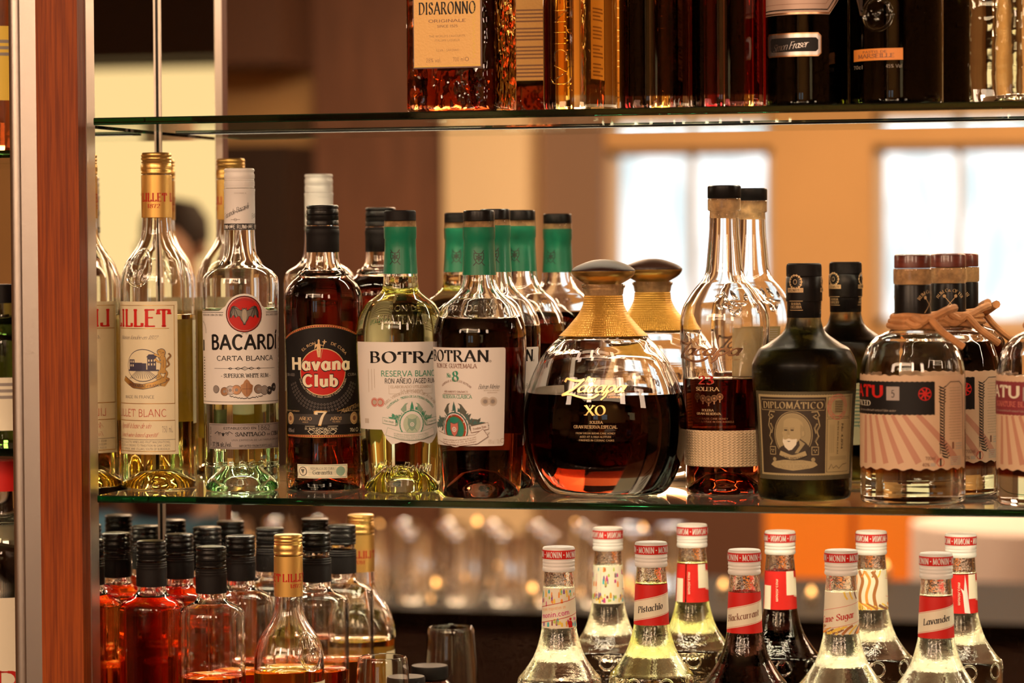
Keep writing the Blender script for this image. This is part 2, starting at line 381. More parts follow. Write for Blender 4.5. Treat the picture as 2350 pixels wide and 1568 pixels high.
STY = dict(boldserif=dict(thick=.21, thin=.06, serif=.035, track=.17), heavyslab=dict(thick=.22, thin=.08, serif=.035, track=.16), serif=dict(thick=.16, thin=.05, serif=.08), slab=dict(thick=.15, thin=.10, serif=.07), sans=dict(thick=.13, thin=.12, serif=0, ang=0, track=.09),
           bold=dict(thick=.22, thin=.17, serif=0, ang=0, track=.12), light=dict(thick=.075, thin=.07, serif=0, track=.12), it=dict(thick=.20, thin=.06, serif=.035, slant=.25, track=.08),
           script=dict(thick=.10, thin=.035, serif=0, slant=.5, track=-.03), boldscript=dict(thick=.21, thin=.06, serif=0, slant=.42, track=.01, ang=35), fat=dict(thick=.26, thin=.20, serif=0, ang=0, track=.16),
           didot=dict(thick=.20, thin=.045, serif=.07, track=.09), tiny=dict(thick=.13, thin=.10, serif=0, track=.1))
class Decal:
    """flat artwork in (u, v) metres wrapped on a surface; everything ends up in one mesh"""
    def __init__(s, mapf): s.map = mapf; s.L = {}; s.mats = []
    def mi(s, m):
        if m not in s.mats: s.mats.append(m)
        return s.mats.index(m)
    def poly(s, pts, m, layer=1): s.L.setdefault(layer, []).append((pts, s.mi(m)))
    def rect(s, u0, u1, v0, v1, m, layer=1): s.poly([(u0, v0), (u1, v0), (u1, v1), (u0, v1)], m, layer)
    def disc(s, u, v, ru, m, layer=1, rv=None, n=32):
        rv = rv or ru; s.poly([(u+ru*math.cos(2*PI*i/n), v+rv*math.sin(2*PI*i/n)) for i in range(n)], m, layer)
    def line(s, pts, w, m, layer=2):
        for q in ribbon(pts, lambda d: w): s.poly(q, m, layer)
    def ring(s, u, v, ru, w, m, layer=2, rv=None, n=32):
        rv = rv or ru; s.line([(u+ru*math.cos(2*PI*i/n), v+rv*math.sin(2*PI*i/n)) for i in range(n+1)], w, m, layer)
    def text(s, txt, u0, u1, v0, v1, m, sty='serif', layer=2, rot=0, bend=0):
        """cap-height box (u0..u1, v0..v1); rot in degrees about its centre, bend = arch height"""
        P, w = pen(txt, **STY[sty]); sl = STY[sty].get('slant', 0); w += sl
        uc, vc = (u0+u1)/2, (v0+v1)/2; c, sn = math.cos(math.radians(rot)), math.sin(math.radians(rot))
        for q in P:
            o = []
            for a, b in q:
                x = (a/w-.5)*(u1-u0); y = (b-.5)*(v1-v0)
                if bend: y += bend*(1-4*(x/(u1-u0))**2)
                o.append((uc+x*c-y*sn, vc+x*sn+y*c))
            s.poly(o, m, layer)
    def arctext(s, txt, u, v, r, a0, a1, h, m, sty='tiny', layer=2, inside=False):
        """letters on a circle from angle a0 to a1 (degrees, 90 = top)"""
        P, w = pen(txt, **STY[sty])
        for q in P:
            o = []
            for a, b in q:
                t = math.radians(a0+(a1-a0)*a/w); rr = r+(b*h if not inside else -b*h)
                o.append((u+rr*math.cos(t), v+rr*math.sin(t)))
            s.poly(o, m, layer)
    def build(s, name, parent, step=.0022, off=.00012, base=.00012, vstep=.005, solid=None):
        V = []; F = []; FM = []
        for layer, items in sorted(s.L.items()):
            bm = bmesh.new()
            for pts, mi in items:
                try:
                    f = bm.faces.new([bm.verts.new((a, b, 0)) for a, b in pts]); f.material_index = mi
                except Exception: pass
            bmesh.ops.recalc_face_normals(bm, faces=bm.faces)
            for f in bm.faces:
                if f.normal.z < 0: f.normal_flip()
            big = [f for f in bm.faces if len(f.verts) > 4]
            if big: bmesh.ops.triangulate(bm, faces=big)
            us = [v.co.x for v in bm.verts]; vs = [v.co.y for v in bm.verts]
            for ax, (lo, hi), st in ((0, (min(us), max(us)), step), (1, (min(vs), max(vs)), vstep)):
                if not st: continue
                k = math.floor(lo/st)+1
                while k*st < hi:
                    co_ = [0, 0, 0]; co_[ax] = k*st; no = [0, 0, 0]; no[ax] = 1
                    g = [f for f in bm.faces if min(v.co[ax] for v in f.verts) < k*st-1e-7 and max(v.co[ax] for v in f.verts) > k*st+1e-7]
                    if g:
                        ge = set(e for f in g for e in f.edges); gv = set(v for f in g for v in f.verts)
                        bmesh.ops.bisect_plane(bm, geom=g+list(ge)+list(gv), plane_co=co_, plane_no=no, dist=1e-8)
                    k += 1
            n = len(V); bm.verts.index_update()
            for v in bm.verts: V.append(s.map(v.co.x, v.co.y, base+off*layer))
            for f in bm.faces: F.append(tuple(n+v.index for v in f.verts)); FM.append(f.material_index)
            bm.free()
        if not F: return None
        o = mkobj(name, V, F, s.mats, parent, FM, True, 60)
        return o
# ------------------------------------------------------------------ bottle class, dimensions read off as pixels then turned into metres
HOR = 593
class Bottle:
    def __init__(s, name, label, cat, px, g, zb, group=None, face='camera', ypx=700):
        p = at(px, ypx, -g); s.x, s.y = p.x, -g; s.zb = zb
        s.k = depth(s.x, s.y)/FPX
        ux, uy = projx(s.x, s.y, zb); s.yb = uy; s.ax = ux
        ux2, uy2 = projx(s.x, s.y, zb+.25); s.lean = (ux2-ux)/(uy2-uy)
        a = math.atan2(CAM.x-s.x, -(CAM.y-s.y)) if face == 'camera' else face
        s.rz = a
        s.e = thing(name, label, cat, (s.x, s.y, zb), a, group)
        s.prof = None; s.ratio = 1
    def z(s, y): return (s.yb-y)*s.k
    def P(s, pts): return [(h*s.k, s.z(y)) for y, h in pts]          # [(y px, half width px)] -> [(r, z)]
    def zl(s, y, hw): return (s.yb-(y-hw*(y-HOR)/FPX))*s.k           # height of print on the near side
    def body(s, pts, mat, wall=.0026, floor=.006, level=None, liq=None, punt=.010, cav_top=None, smooth=True, seg=72, shape=None, in_scale=None, name='glass_body', foot=.86, inner_bottom=None):
        """pts: outline (y px, half width px) from the foot up to the mouth"""
        pr = s.P(pts); pr = spline(pr, 5) if smooth else pr
        s.prof = pr; rb = pr[0][0]; zmin = 0
        out = [(0, punt), (rb*.35, punt*.85), (rb*.62, punt*.42), (rb*.80, .0006), (rb*foot, 0), (rb*.96, max(.0008, pr[0][1]*.4))] + [(r, max(z, .0012)) for r, z in pr]
        out2 = out+[(0, pr[-1][1])]
        mb = MB(); mb.lathe(out2, seg, 0, shape)
        ct = s.z(cav_top) if cav_top else pr[-1][1]-.004
        lv = s.z(level) if level else None
        fz = floor
        inner = [(max(r-wall, .002), z) for r, z in pr if fz+.004 < z < ct]
        if inner_bottom: inner = [(r, z) for r, z in inner if z > inner_bottom]
        ishape = shape
        def bottomcap(r, z0):  # rounded floor with punt
            return [(0, z0+punt*.9), (r*.35, z0+punt*.75), (r*.62, z0+punt*.36), (r*.84, z0), (r*.95, z0+.0015)]
        if lv is None:
            cav = bottomcap(inner[0][0], inner[0][1]-.003)+inner
            mb.lathe(cav+[(0, cav[-1][1]+.0005)], seg, 0, ishape, flip=True)
        else:
            rl = max(rad_at(pr, lv)-wall, .002)
            up = [(r, z) for r, z in inner if z > lv+.0012]; dn = [(r, z) for r, z in inner if z < lv-.0008]
            if up:
                cav = [(0, lv), (rl*.97, lv), (rl, lv+.0006)]+up
                mb.lathe(cav+[(0, cav[-1][1]+.0005)], seg, 0, ishape, flip=True)
            lq = bottomcap(dn[0][0], dn[0][1]-.003)+dn+[(rl, lv-.0005), (rl*.98, lv-.0002), (0, lv-.0002)]
            m2 = MB(); m2.lathe(lq, seg, 0, ishape)
            s.liq = m2.build('liquid', liq, s.e)
        s.glass = mb.build(name, mat, s.e)
        return s.glass
    def lath(s, name, pts, mat, seg=64, knurl=None, smooth=False, parent=None, close=True, shape=None, zoff=0):
        pr = s.P(pts)
        if smooth: pr = spline(pr, 4)
        pr = [(r, z+zoff) for r, z in pr]
        if close: pr = [(0, pr[0][1])]+pr+[(0, pr[-1][1])]
        if knurl: knurl = (s.z(knurl[0])-1e-5, s.z(knurl[1])+1e-5, knurl[2])
        mb = MB(); mb.lathe(pr, seg, 0, shape, knurl); return mb.build(name, mat, parent or s.e)
    def decal(s, yref, extra=0, profile=None):
        pr = profile or s.prof; zr = s.zl(yref, 80); s.Rd = rad_at(pr, zr)+extra; R = s.Rd; s.hw = R/s.k
        def mp(u, v, off):
            r = rad_at(pr, v)+extra+off; a = u/R
            return (r*math.sin(a), -r*math.cos(a), v)
        d = Decal(mp)
        return d
    # photo pixel -> artwork coordinates on the current decal
    def U(s, px, y=None):
        a = s.ax+s.lean*((y or 900)-s.yb); t = max(-.995, min(.995, (px-a)/s.hw)); return math.asin(t)*s.Rd
    def Dg(s, deg): return math.radians(deg)*s.Rd
    def V(s, y): return s.zl(y, s.hw)
    def T(s, d, txt, x0, x1, y0, y1, m, sty='serif', **kw):
        """text between photo columns x0..x1 and rows y0 (top) .. y1 (bottom)"""
        y = (y0+y1)/2; d.text(txt, s.U(x0, y), s.U(x1, y), s.V(y1), s.V(y0), m, sty, **kw)
    def R(s, d, x0, x1, y0, y1, m, layer=1): d.rect(s.U(x0), s.U(x1), s.V(y1), s.V(y0), m, layer)
def screwcap(b, y0, y1, hw, mat, knurl=None, rings=3, name='screw_cap', top=None):
    """threaded aluminium cap between rows y0 (top) and y1"""
    n = rings; pts = [(y1, hw*.97), (y1-1, hw)]
    ky0, ky1 = knurl if knurl else (None, None)
    y = y1-3
    zone = (ky0-2 if knurl else y1-3)
    if knurl: pts += [(ky1+2, hw), (ky1+1, hw*.97), (ky1, hw*.985), (ky1-1, hw*1.0), (ky0+1, hw*1.0), (ky0, hw*.985), (ky0-1, hw*.97)]
    step = (zone-(y0+7))/max(n, 1)
    for i in range(n):
        t = zone-i*step; pts += [(t-step*.15, hw), (t-step*.6, hw), (t-step*.78, hw*.955), (t-step*.92, hw*.955)]
    pts += [(y0+6, hw), (y0+3, hw), (y0+1, hw*.96), (y0, hw*.88)]
    pts = sorted(pts, key=lambda q: -q[0])
    return b.lath(name, pts, mat, seg=96, knurl=(ky1, ky0, .035) if knurl else None)
def mirrorx(P): return [(-a, b) for a, b in reversed(P)]
# ================================================================== THE BOTTLES
def serial(n): return [0]*n
GRP_A = 'liquor bottles on the middle glass shelf'
# ---------------- long-necked aperitif bottle (used on two shelves)
def aperitif(px, g, zb, y0, label, level, turn, ypx, liq=L_wine, side_label=True):
    b = Bottle('aperitif_bottle', label, 'bottle', px, g, zb, ypx=ypx)
    b.yb0 = b.yb
    s = (b.yb-y0)/(1119-350)          # rows below are written for the middle-shelf bottle; s rescales them
    Y = lambda y: b.yb-(1119-y)*s
    Hh = lambda h: h*s
    PP = lambda L: [(Y(y), Hh(h)) for y, h in L]
    b.body(PP([(1118, 84), (1106, 86), (1090, 86), (1000, 85.5), (850, 85.5), (700, 85.5), (655, 85), (630, 82), (604, 73), (584, 60), (563, 46), (540, 37), (515, 34.2), (480, 33), (400, 32), (366, 31)]),
           M_clear, level=(Y(level) if level else Y(706)), liq=liq, cav_top=Y(372), punt=.018, foot=.85)
    cap = b.lath('screw_cap', PP([(399, 34.5), (397, 35), (393, 35), (391, 33.8), (388, 35.2), (385, 35.4), (378, 35.2), (374, 33.6), (371, 34.8), (368, 33.4), (366, 34.6), (363, 35), (360, 33.4), (358, 34.8), (354, 34.6), (351.5, 33.6), (350, 31)]), C_gold, seg=96)
    b.lath('knurled_band', PP([(392, 35.2), (391.5, 35.6), (383, 35.6), (382.5, 35.2)]), C_gold, seg=120, knurl=(Y(391.6), Y(382.9), .03), parent=cap)
    sl = b.lath('neck_sleeve', PP([(499, 34.3), (498.5, 35), (460, 35.2), (402, 35), (401, 34)]), C_goldsleeve, seg=72, close=False)
    # printed name on the sleeve
    prof2 = b.P(PP([(499, 35.1), (400, 35.1)]))
    prof2 = sorted(prof2, key=lambda q: q[1])
    d = b.decal(Y(450), profile=prof2); R = b.Rd
    for k in range(3):
        u0 = math.radians(turn+k*120)*R; w = .0125
        v = lambda y: (b.yb-Y(y))*b.k
        d.text('LILLET', u0-w, u0+w, v(462), v(443), P_red, 'heavyslab'); d.text('1872', u0-w*.48, u0+w*.48, v(477), v(468), P_red, 'serif')
    d.build('sleeve_print', sl)
    # embossed round seal on the shoulder
    return b, Y, Hh
def seal(b, Yc, Xc, ry, rx):
    """raised glass medallion at photo point Xc, Yc"""
    z = b.zl(Yc, 60)
    pr = b.prof; r0 = rad_at(pr, z); ang = math.asin(max(-.99, min(.99, (Xc-(b.ax+b.lean*(Yc-b.yb)))*b.k/ (r0))))
    mb = MB(); pts = []
    def S(u, v, off):
        zz = z+v; r = rad_at(pr, zz)+off; a = ang+u/r0; return (r*math.sin(a), -r*math.cos(a), zz)
    n = 40
    mb.tube([S(rx*math.cos(2*PI*i/n), ry*math.sin(2*PI*i/n), 0) for i in range(n)], .0011, 8, closed=True)
    mb.tube([S(.86*rx*math.cos(2*PI*i/n), .86*ry*math.sin(2*PI*i/n), 0) for i in range(n)], .0004, 6, closed=True)
    for txt, v0, h, w in (('LILLET', .15*ry, .42*ry, 1.3*rx), ('1872', -.5*ry, .4*ry, .95*rx)):
        P, tw = pen(txt, **STY['light'])
        for ch in range(len(txt)):
            pass
        x = 0
        for c in txt:
            gw, st = G[c]
            for q in st:
                pts = [S(((x+a)/tw-.5)*w, v0+bb*h, .0002) for a, bb in q]
                mb.tube(pts, .00042, 5)
            x += gw+.12
    return mb.build('embossed_seal', M_clear, b.glass)
b, Y, Hh = aperitif(358.5, .0995, 0, 350, 'long-necked pale yellow aperitif bottle with gold cap, leftmost on the middle shelf', 722, -12, 350)
seal(b, 613, 318, .0175, .0125)
d = b.decal(850, .0001)
A0, A1 = b.Dg(-104), b.Dg(31)
d.rect(A0, A1, b.V(1043), b.V(691), P_creamy, 0)
cu = b.Dg(-31)
e = .0008
def goldframe(x0, x1, v0, v1, w=.0006):
    d.line([(x0, v0), (x1, v0), (x1, v1), (x0, v1), (x0, v0)], w, P_gold, 1)
r_ = A1-.0035
goldframe(A0+.003, r_, b.V(926), b.V(700), .0007); goldframe(A0+.003, r_, b.V(965), b.V(926), .0006); goldframe(A0+.003, r_, b.V(1036), b.V(965), .0006)
d.line([(A0+.003, b.V(753)), (b.U(388), b.V(753))], .0006, P_gold, 1)
d.text('LILLET', cu-.0335, b.U(390), b.V(749), b.V(709), P_red2, 'heavyslab')
d.text('Maison fondée en 1872', cu-.024, b.U(366), b.V(778), b.V(769), P_grey, 'script')
# oval with chateau
ou, ov = b.Dg(-24), b.V(838)
d.disc(ou, ov, .0172, P_navy, 1, .0150); d.disc(ou, ov, .0166, P_creamy, 2, .0143)
for (x0, x1, h) in ((-.0145, -.0085, .0065), (-.0085, -.0005, .0035), (-.0005, .0035, .0030), (.0045, .0125, .0085)):
    d.rect(ou+x0, ou+x1, ov-.004, ov+h-.001, P_navy, 3)
for (x, y) in ((-.0125, .0035), (-.0100, .0035), (.006, .0045), (.0085, .0045), (.011, .0045), (.006, .001), (.0085, .001), (.011, .001), (-.0125, 0), (-.01, 0)):
    d.rect(ou+x-.0006, ou+x+.0006, ov+y-.001, ov+y+.001, P_creamy, 4)
d.poly([(ou+.0035, ov+.0075), (ou+.0135, ov+.0075), (ou+.0115, ov+.0102), (ou+.0058, ov+.0102)], P_navy, 3)
for k in range(-6, 7): d.line([(ou+k*.0009, ov-.0045), (ou+k*.0024, ov-.0120)], .0004, P_navy, 3)
d.rect(ou-.0155, ou+.0150, ov-.0052, ov-.0038, P_navy, 3)
# rampant lion and ribbon in gold
lx, ly = b.U(372), b.V(838)
for m_, g_, L_ in ((P_navy, .0005, 3), (P_gold, 0, 4)):
    for pts_, w_ in (([(.0000, .009), (.0015, .004), (.0012, -.001), (.0005, -.005)], .0046), ([(.0005, .006), (-.0030, .0085), (-.0060, .0100)], .0016), ([(0, .003), (-.0035, .0035), (-.0058, .0055)], .0015),
                     ([(.0010, -.004), (.0042, -.0070), (.0028, -.0110), (.0052, -.0125)], .0020), ([(0, -.004), (-.0028, -.0066), (-.0014, -.0105), (-.0040, -.0120)], .0018), ([(.0025, -.002), (.0065, .0005), (.0050, .0050), (.0080, .0085), (.0066, .0105)], .0010)):
        d.line(spline2([(lx+x, ly+y) for x, y in pts_]), w_+g_, m_, L_)
    d.disc(lx-.0003, ly+.0118, .0032+g_, m_, L_); d.disc(lx-.0022, ly+.0126, .0018+g_, m_, L_)
for k_ in range(9): d.disc(lx+.0006+.0020*math.cos(k_), ly+.0098+.0022*math.sin(k_*1.7), .0004, P_brownink, 5, n=6)
d.line([(lx+.0012, ly+.005), (lx+.0012, ly-.002)], .0004, P_brownink, 5)
rb_ = [(ou-.020, ov-.013), (ou-.010, ov-.0185), (ou, ov-.0195), (ou+.010, ov-.0175), (ou+.019, ov-.0135)]
d.line(rb_, .0050, P_navy, 3); d.line(rb_, .0042, P_gold, 4)
d.text('PODENSAC-FRANCE', ou-.0145, ou+.0175, ov-.0185, ov-.0163, P_navy, 'tiny', 5, bend=-.0015)
d.line([(lx-.003, ly-.010), (lx+.006, ly-.0135), (lx+.002, ly-.018), (lx-.004, ly-.0165)], .003, P_gold, 3)
d.text('MADE IN FRANCE', cu-.017, b.U(354), b.V(914), b.V(907), P_navy, 'light')
d.text('LILLET BLANC', cu-.029, b.U(381), b.V(956), b.V(939), P_red, 'light')
d.text('Aperitif à base de vin', cu-.026, b.U(350), b.V(983), b.V(971), P_rose, 'script')
d.text('French wine-based aperitif', cu-.026, b.U(364), b.V(1003), b.V(993), P_rose, 'script')
d.text('750 mL', b.U(371), b.U(395), b.V(992), b.V(978), P_grey, 'light')
d.line([(A0+.003, b.V(1009)), (r_, b.V(1009))], .0003, P_navy, 2)
for t, y in (('MADE OF SELECTED WINES AND FRUIT MACERATIONS,', 1012), ('PRODUCED ACCORDING TO TRADITION IN OAK CASKS', 1020), ('IN OUR PODENSAC WINE CELLARS, SOUTH OF BORDEAUX.', 1028)):
    d.text(t, cu-.029, b.U(389), b.V(y+5), b.V(y), P_navy, 'light')
d.build('front_label', b.e)
d = b.decal(850, .0001); d.rect(b.Dg(66), b.Dg(190), b.V(975), b.V(735), P_creamy, 0); 
for k in range(9): d.rect(b.Dg(80), b.Dg(170), b.V(770+k*18), b.V(765+k*18), P_grey, 1)
d.build('back_label', b.e)
# ---------------- white rum with the red bat disc
b = Bottle('rum_bottle', 'clear white rum bottle with white cap and red bat disc on the label', 'bottle', 549, .1139, 0, GRP_A, ypx=386)
del b.e['group']
b.body([(1122, 82), (1108, 85.5), (1095, 86), (1068, 85.5), (1064, 84.6), (1060, 85.5), (930, 85.5), (800, 86), (708, 87), (660, 88), (644, 87), (633, 84), (622, 74), (612, 58), (603, 47), (592, 41), (576, 37), (550, 35), (520, 34), (440, 32), (400, 31)],
       M_green_tint, level=707, liq=L_white, cav_top=410, punt=.026, floor=.007)
screwcap(b, 386, 431, 35, C_white, (430, 414), 2)
sl = b.lath('neck_sleeve', [(527, 34.6), (526.5, 35.2), (480, 35.4), (440, 35.2), (437, 36), (433, 36), (432, 34)], C_white, close=False)
pf = sorted(b.P([(527, 35.35), (432, 35.35)]), key=lambda q: q[1]); d = b.decal(480, profile=pf)
for k in range(3):
    c = b.Dg(-8+118*k)
    d.text('Facundo Bacardi', c-.0165, c+.0125, b.V(489), b.V(477), P_black, 'script', rot=22)
    d.line([(c-.004, b.V(487)), (c+.004, b.V(481)), (c+.011, b.V(471))], .0003, P_black)
    d.line([(c-.006, b.V(503)), (c+.002, b.V(503))], .0004, P_grey); d.ring(c-.002, b.V(503), .0012, .0003, P_grey)
    d.text('SPAIN MADE IN', c-.003, c+.008, b.V(444), b.V(441), P_grey, 'light')
d.rect(-PI*b.Rd, PI*b.Rd, b.V(526), b.V(512), P_black, 1)
for k in range(5):
    c = b.Dg(-10+72*k); d.text('WHITE RUM', c-.0130, c+.0080, b.V(524), b.V(515), P_white, 'sans', 3)
    cc = c+.0125; vv = b.V(519.5); d.poly([(cc-.002, vv), (cc, vv+.001), (cc+.002, vv), (cc, vv-.001)], P_white, 3)
d.build('sleeve_print', sl)
d = b.decal(850, .0001)
cu = b.U(562)
v0, v1 = b.V(928), b.V(713)
d.rect(b.Dg(-112), b.Dg(80), v0, v1, P_white, 0)
rc, rv = .0172, b.V(720)
d.disc(cu, rv, rc+.0012, P_white, 0)
d.poly([(cu-.024, v1-.0001), (cu-.0145, v1+.0062), (cu+.0145, v1+.0062), (cu+.024, v1-.0001)], P_white, 0)
d.disc(cu, rv, rc-.0006, P_blackpaper, 1); d.disc(cu, rv, rc-.0011, P_red, 2); d.ring(cu, rv, rc-.0022, .0004, P_silver, 3); d.ring(cu, rv, rc-.0012, .0003, P_black, 3)
bat = [(0, .0052), (.0010, .0046), (.0018, .0058), (.0020, .0040), (.0028, .0032), (.0062, .0062), (.0085, .0072), (.0105, .0064), (.0122, .0018), (.0124, -.0040), (.0108, -.0012), (.0088, -.0006), (.0078, -.0032), (.0058, -.0018), (.0040, -.0020), (.0030, -.0046), (.0014, -.0070), (.0008, -.0092)]
bp = bat+[(-x, y) for x, y in reversed(bat) if x > 0]
d.poly([(cu+x*1.06, rv+y*1.06) for x, y in bp], P_black, 4)
d.poly([(cu+x*.94, rv+y*.94) for x, y in bp], pbr('bat_grey', (.22, .20, .17), .4, .5), 5)
for sx in (-1, 1):
    for q in ([(.0022, .0030), (.0095, .0062)], [(.0095, .0062), (.0118, -.0030)], [(.0090, .0060), (.0086, -.0006)], [(.0085, .0056), (.0058, -.0016)]): d.line([(cu+sx*x, rv+y) for x, y in q], .0005, P_black, 6)
d.poly([(cu+x, rv+y) for x, y in ((0, .0046), (.0016, .0030), (.0022, -.001), (.0014, -.0060), (0, -.0080), (-.0014, -.0060), (-.0022, -.001), (-.0016, .0030))], pbr('bat_body', (.42, .36, .28), .4, .3), 6)
d.arctext('BACARDI', cu, rv, rc-.0046, 128, 52, .0015, P_maroon, 'tiny', 3)
for x0, x1 in ((468, 515), (610, 636)): d.line([(b.U(x0), b.V(716)), (b.U(x1), b.V(716))], .0004, P_black, 2)
d.text('NACIDO EN CUBA EN 1862', b.Dg(-75), b.U(514), b.V(724), b.V(719.5), P_black, 'tiny'); d.text('BACARDI COMPANY', b.U(610), b.Dg(78), b.V(724), b.V(719.5), P_black, 'tiny')
b.T(d, 'BACARDÍ', 488, 632, 768, 801, P_blackpaper, 'bold')
b.T(d, 'CARTA BLANCA', 499, 624, 816, 827, P_blackpaper, 'sans')
vv = b.V(845); d.line([(b.U(494), vv), (b.U(629), vv)], .0003, P_black)
for dx, sz in ((0, .0022), (-.006, .0016), (.006, .0016), (-.013, .0012), (.013, .0012)): d.line([(cu+dx-sz*1.6, vv), (cu+dx, vv+sz*.7), (cu+dx+sz*1.6, vv), (cu+dx, vv-sz*.7), (cu+dx-sz*1.6, vv)], .0005, P_black)
b.T(d, '- SUPERIOR WHITE RUM -', 508, 619, 857, 866, P_blackpaper, 'slab')
for x, y, r, m in ((497, 893, 9, P_grey), (516, 898, 10, P_copper), (529, 895, 10.5, P_silver), (543, 894, 11, P_copper), (592, 893, 10.5, P_silver), (606, 896, 11, P_grey), (617, 897, 9.5, P_blackpaper), (627, 890, 9.5, P_blackpaper)):
    u, v = b.U(x), b.V(y); q = r*b.k; d.disc(u, v, q, P_black, 2); d.disc(u, v, q*.92, m, 3); d.ring(u, v, q*.72, .0002, P_grey, 4); d.disc(u, v, q*.35, P_grey, 4)
u, v = b.U(566), b.V(892)
d.poly([(u+x*b.k, v+y*b.k) for x, y in ((-14, 8), (-8, 12), (-5, 18), (0, 22), (5, 18), (8, 12), (14, 8), (12, -6), (6, -15), (0, -19), (-6, -15), (-12, -6))], P_copper, 4)
d.line([(u-.004, v), (u+.004, v)], .0004, P_brownink, 5); d.line([(u, v-.005), (u, v+.005)], .0004, P_brownink, 5)
for k in range(26):
    t = -1+2*k/25; d.disc(u+t*.0150, v-.0062-.0022*(1-t*t)+random.uniform(-.0005, .0005), .0007, P_black, 2, .0004, 8)
d.line([(b.Dg(-110), b.V(922)), (b.Dg(79), b.V(922))], .0004, P_black, 1)
for k in range(15): d.rect(b.Dg(-76), b.Dg(-76)+.004*random.uniform(.6, 1), b.V(822+k*6.5), b.V(819.5+k*6.5), P_black, 1)
d.arctext('RON BACARDI SUPERIOR', b.Dg(-80), b.V(760), .0085, 80, -10, .0014, P_black, 'tiny')
d.rect(b.Dg(-80), b.Dg(-72), b.V(805), b.V(780), P_black, 1)
g0, g1 = b.U(480), b.Dg(78)
d.rect(g0, g1, b.V(1031), b.V(972), P_greylabel, 0)
d.line([(g0+.001, b.V(1028)), (g1, b.V(1028))], .0003, P_black, 1); d.line([(g0+.001, b.V(975)), (g1, b.V(975))], .0003, P_black, 1); d.line([(g0+.001, b.V(1028)), (g0+.001, b.V(975))], .0003, P_black, 1)
b.T(d, 'ESTABLECIDO EN', 514, 587, 980, 985, P_blackpaper, 'sans'); b.T(d, '1862', 591, 618, 977, 988, P_blackpaper, 'light')
b.T(d, 'SANTIAGO', 540, 608, 992, 1001, P_blackpaper, 'slab'); b.T(d, 'DE', 612, 619, 996, 1000, P_blackpaper, 'sans'); d.text('CUBA', b.U(620), b.U(620)+.0125, b.V(1001), b.V(992), P_blackpaper, 'slab')
d.text('UNA EMPRESA DE LA FAMILIA BACARDI', b.U(531), b.Dg(74), b.V(1012), b.V(1008), P_black, 'light')
b.T(d, '37.5% alc./vol.', 489, 532, 1015, 1025, P_blackpaper, 'sans'); b.T(d, 'IMPORTED FROM PUERTO RICO', 549, 623, 1021, 1026, P_blackpaper, 'tiny')
d.text('WHITE RUM', b.U(484)-.0085, b.U(484)+.0085, b.V(1002)-.0008, b.V(1002)+.0008, P_black, 'tiny', rot=90)
u, v = b.U(512), b.V(997)
for sx in (-1, 1):
    d.line([(u+sx*x, v+y) for x, y in ((.0005, 0), (.003, .0018), (.0055, .001), (.0045, -.0006), (.003, .0002), (.006, .0026), (.009, .0008))], .0005, P_blackpaper)
d.disc(u, v, .001, P_blackpaper, 3, .0016)
d.build('front_label', b.e)
# embossed year near the foot
def emboss(b, txt, y0, y1, u0, u1, mat, sty='light', r=.0005, bend=0, slant=0, name='embossed_lettering'):
    P, tw = pen(txt, **STY['light']); mb = MB(); x = 0; pr = b.prof
    v0, v1 = b.zl(y1, 85), b.zl(y0, 85)
    for c in txt:
        if c in G:
            gw, st = G[c]
            for q in st:
                pts = []
                for a, bb in q:
                    t = (x+a+slant*bb)/tw; u = u0+(u1-u0)*t; z = v0+(v1-v0)*bb+bend*(1-(2*t-1)**2)
                    rr = rad_at(pr, z)+.0001; an = u/rad_at(pr, v0); pts.append((rr*math.sin(an), -rr*math.cos(an), z))
                mb.tube(pts, r, 6)
            x += gw+.12
    return mb.build(name, mat, b.glass)
b.hw = rad_at(b.prof, b.z(1075))/b.k; b.Rd = b.hw*b.k
emboss(b, '1862', 1058, 1074, b.U(528), b.U(606), M_green_tint, r=.0007)
d = b.decal(850, .0001); d.rect(b.Dg(105), b.Dg(225), b.V(925), b.V(712), P_white, 0); d.rect(b.Dg(115), b.Dg(215), b.V(800), b.V(790), P_black, 1)
for k in range(10): d.rect(b.Dg(120), b.Dg(210), b.V(820+9*k), b.V(816+9*k), P_grey, 1)
d.build('back_label', b.e)
# ---------------- dark rum with the black label and red disc
b = Bottle('rum_bottle', 'brown rum bottle with black cap and black label bearing a red disc', 'bottle', 740, .0890, 0, ypx=470)
b.body([(1119, 86), (1108, 88), (1095, 88.5), (1082, 87), (1072, 88.5), (1000, 86.5), (930, 86), (860, 86.5), (790, 88.5), (720, 90.5), (690, 90.5), (672, 88.5), (658, 83), (645, 72), (636, 61), (628, 55), (622, 52), (616, 45), (606, 40), (590, 37), (570, 36), (480, 33)],
       M_amberglass, level=640, liq=L_rum, cav_top=490, punt=.012)
b.lath('neck_ring', [(632, 57), (628, 59.5), (624, 57.5), (620, 53)], M_amberglass, close=False, parent=b.glass)
screwcap(b, 470, 516, 37, C_black, (506, 492), 2)
b.lath('neck_sleeve', [(578, 37), (577, 37.6), (545, 37.8), (538, 38), (535, 38.6), (528, 38.6), (524, 37), (521, 38), (518, 36)], C_blackmat, close=False)
d = b.decal(850, .0001)
cu = b.U(741)
def U_(px): return b.U(px)
top = []
L0, L1 = b.Dg(-74), b.Dg(70)
n = 28
for k in range(n+1):
    t = -1+2*k/n; u = cu+t*(L1-L0)/2.06
    yy = 744 if abs(t) < .1 else 744+max(0, (abs(t)-.1))**1.6*34
    top.append((u, b.V(yy)))
arcp = [(u, v) for u, v in top]
d.poly([(arcp[0][0], b.V(1004)), (arcp[-1][0], b.V(1004))]+list(reversed(arcp)), P_gold, 0)
def inset(q, s, dy): return [(cu+(u-cu)*s, v-dy) for u, v in q]
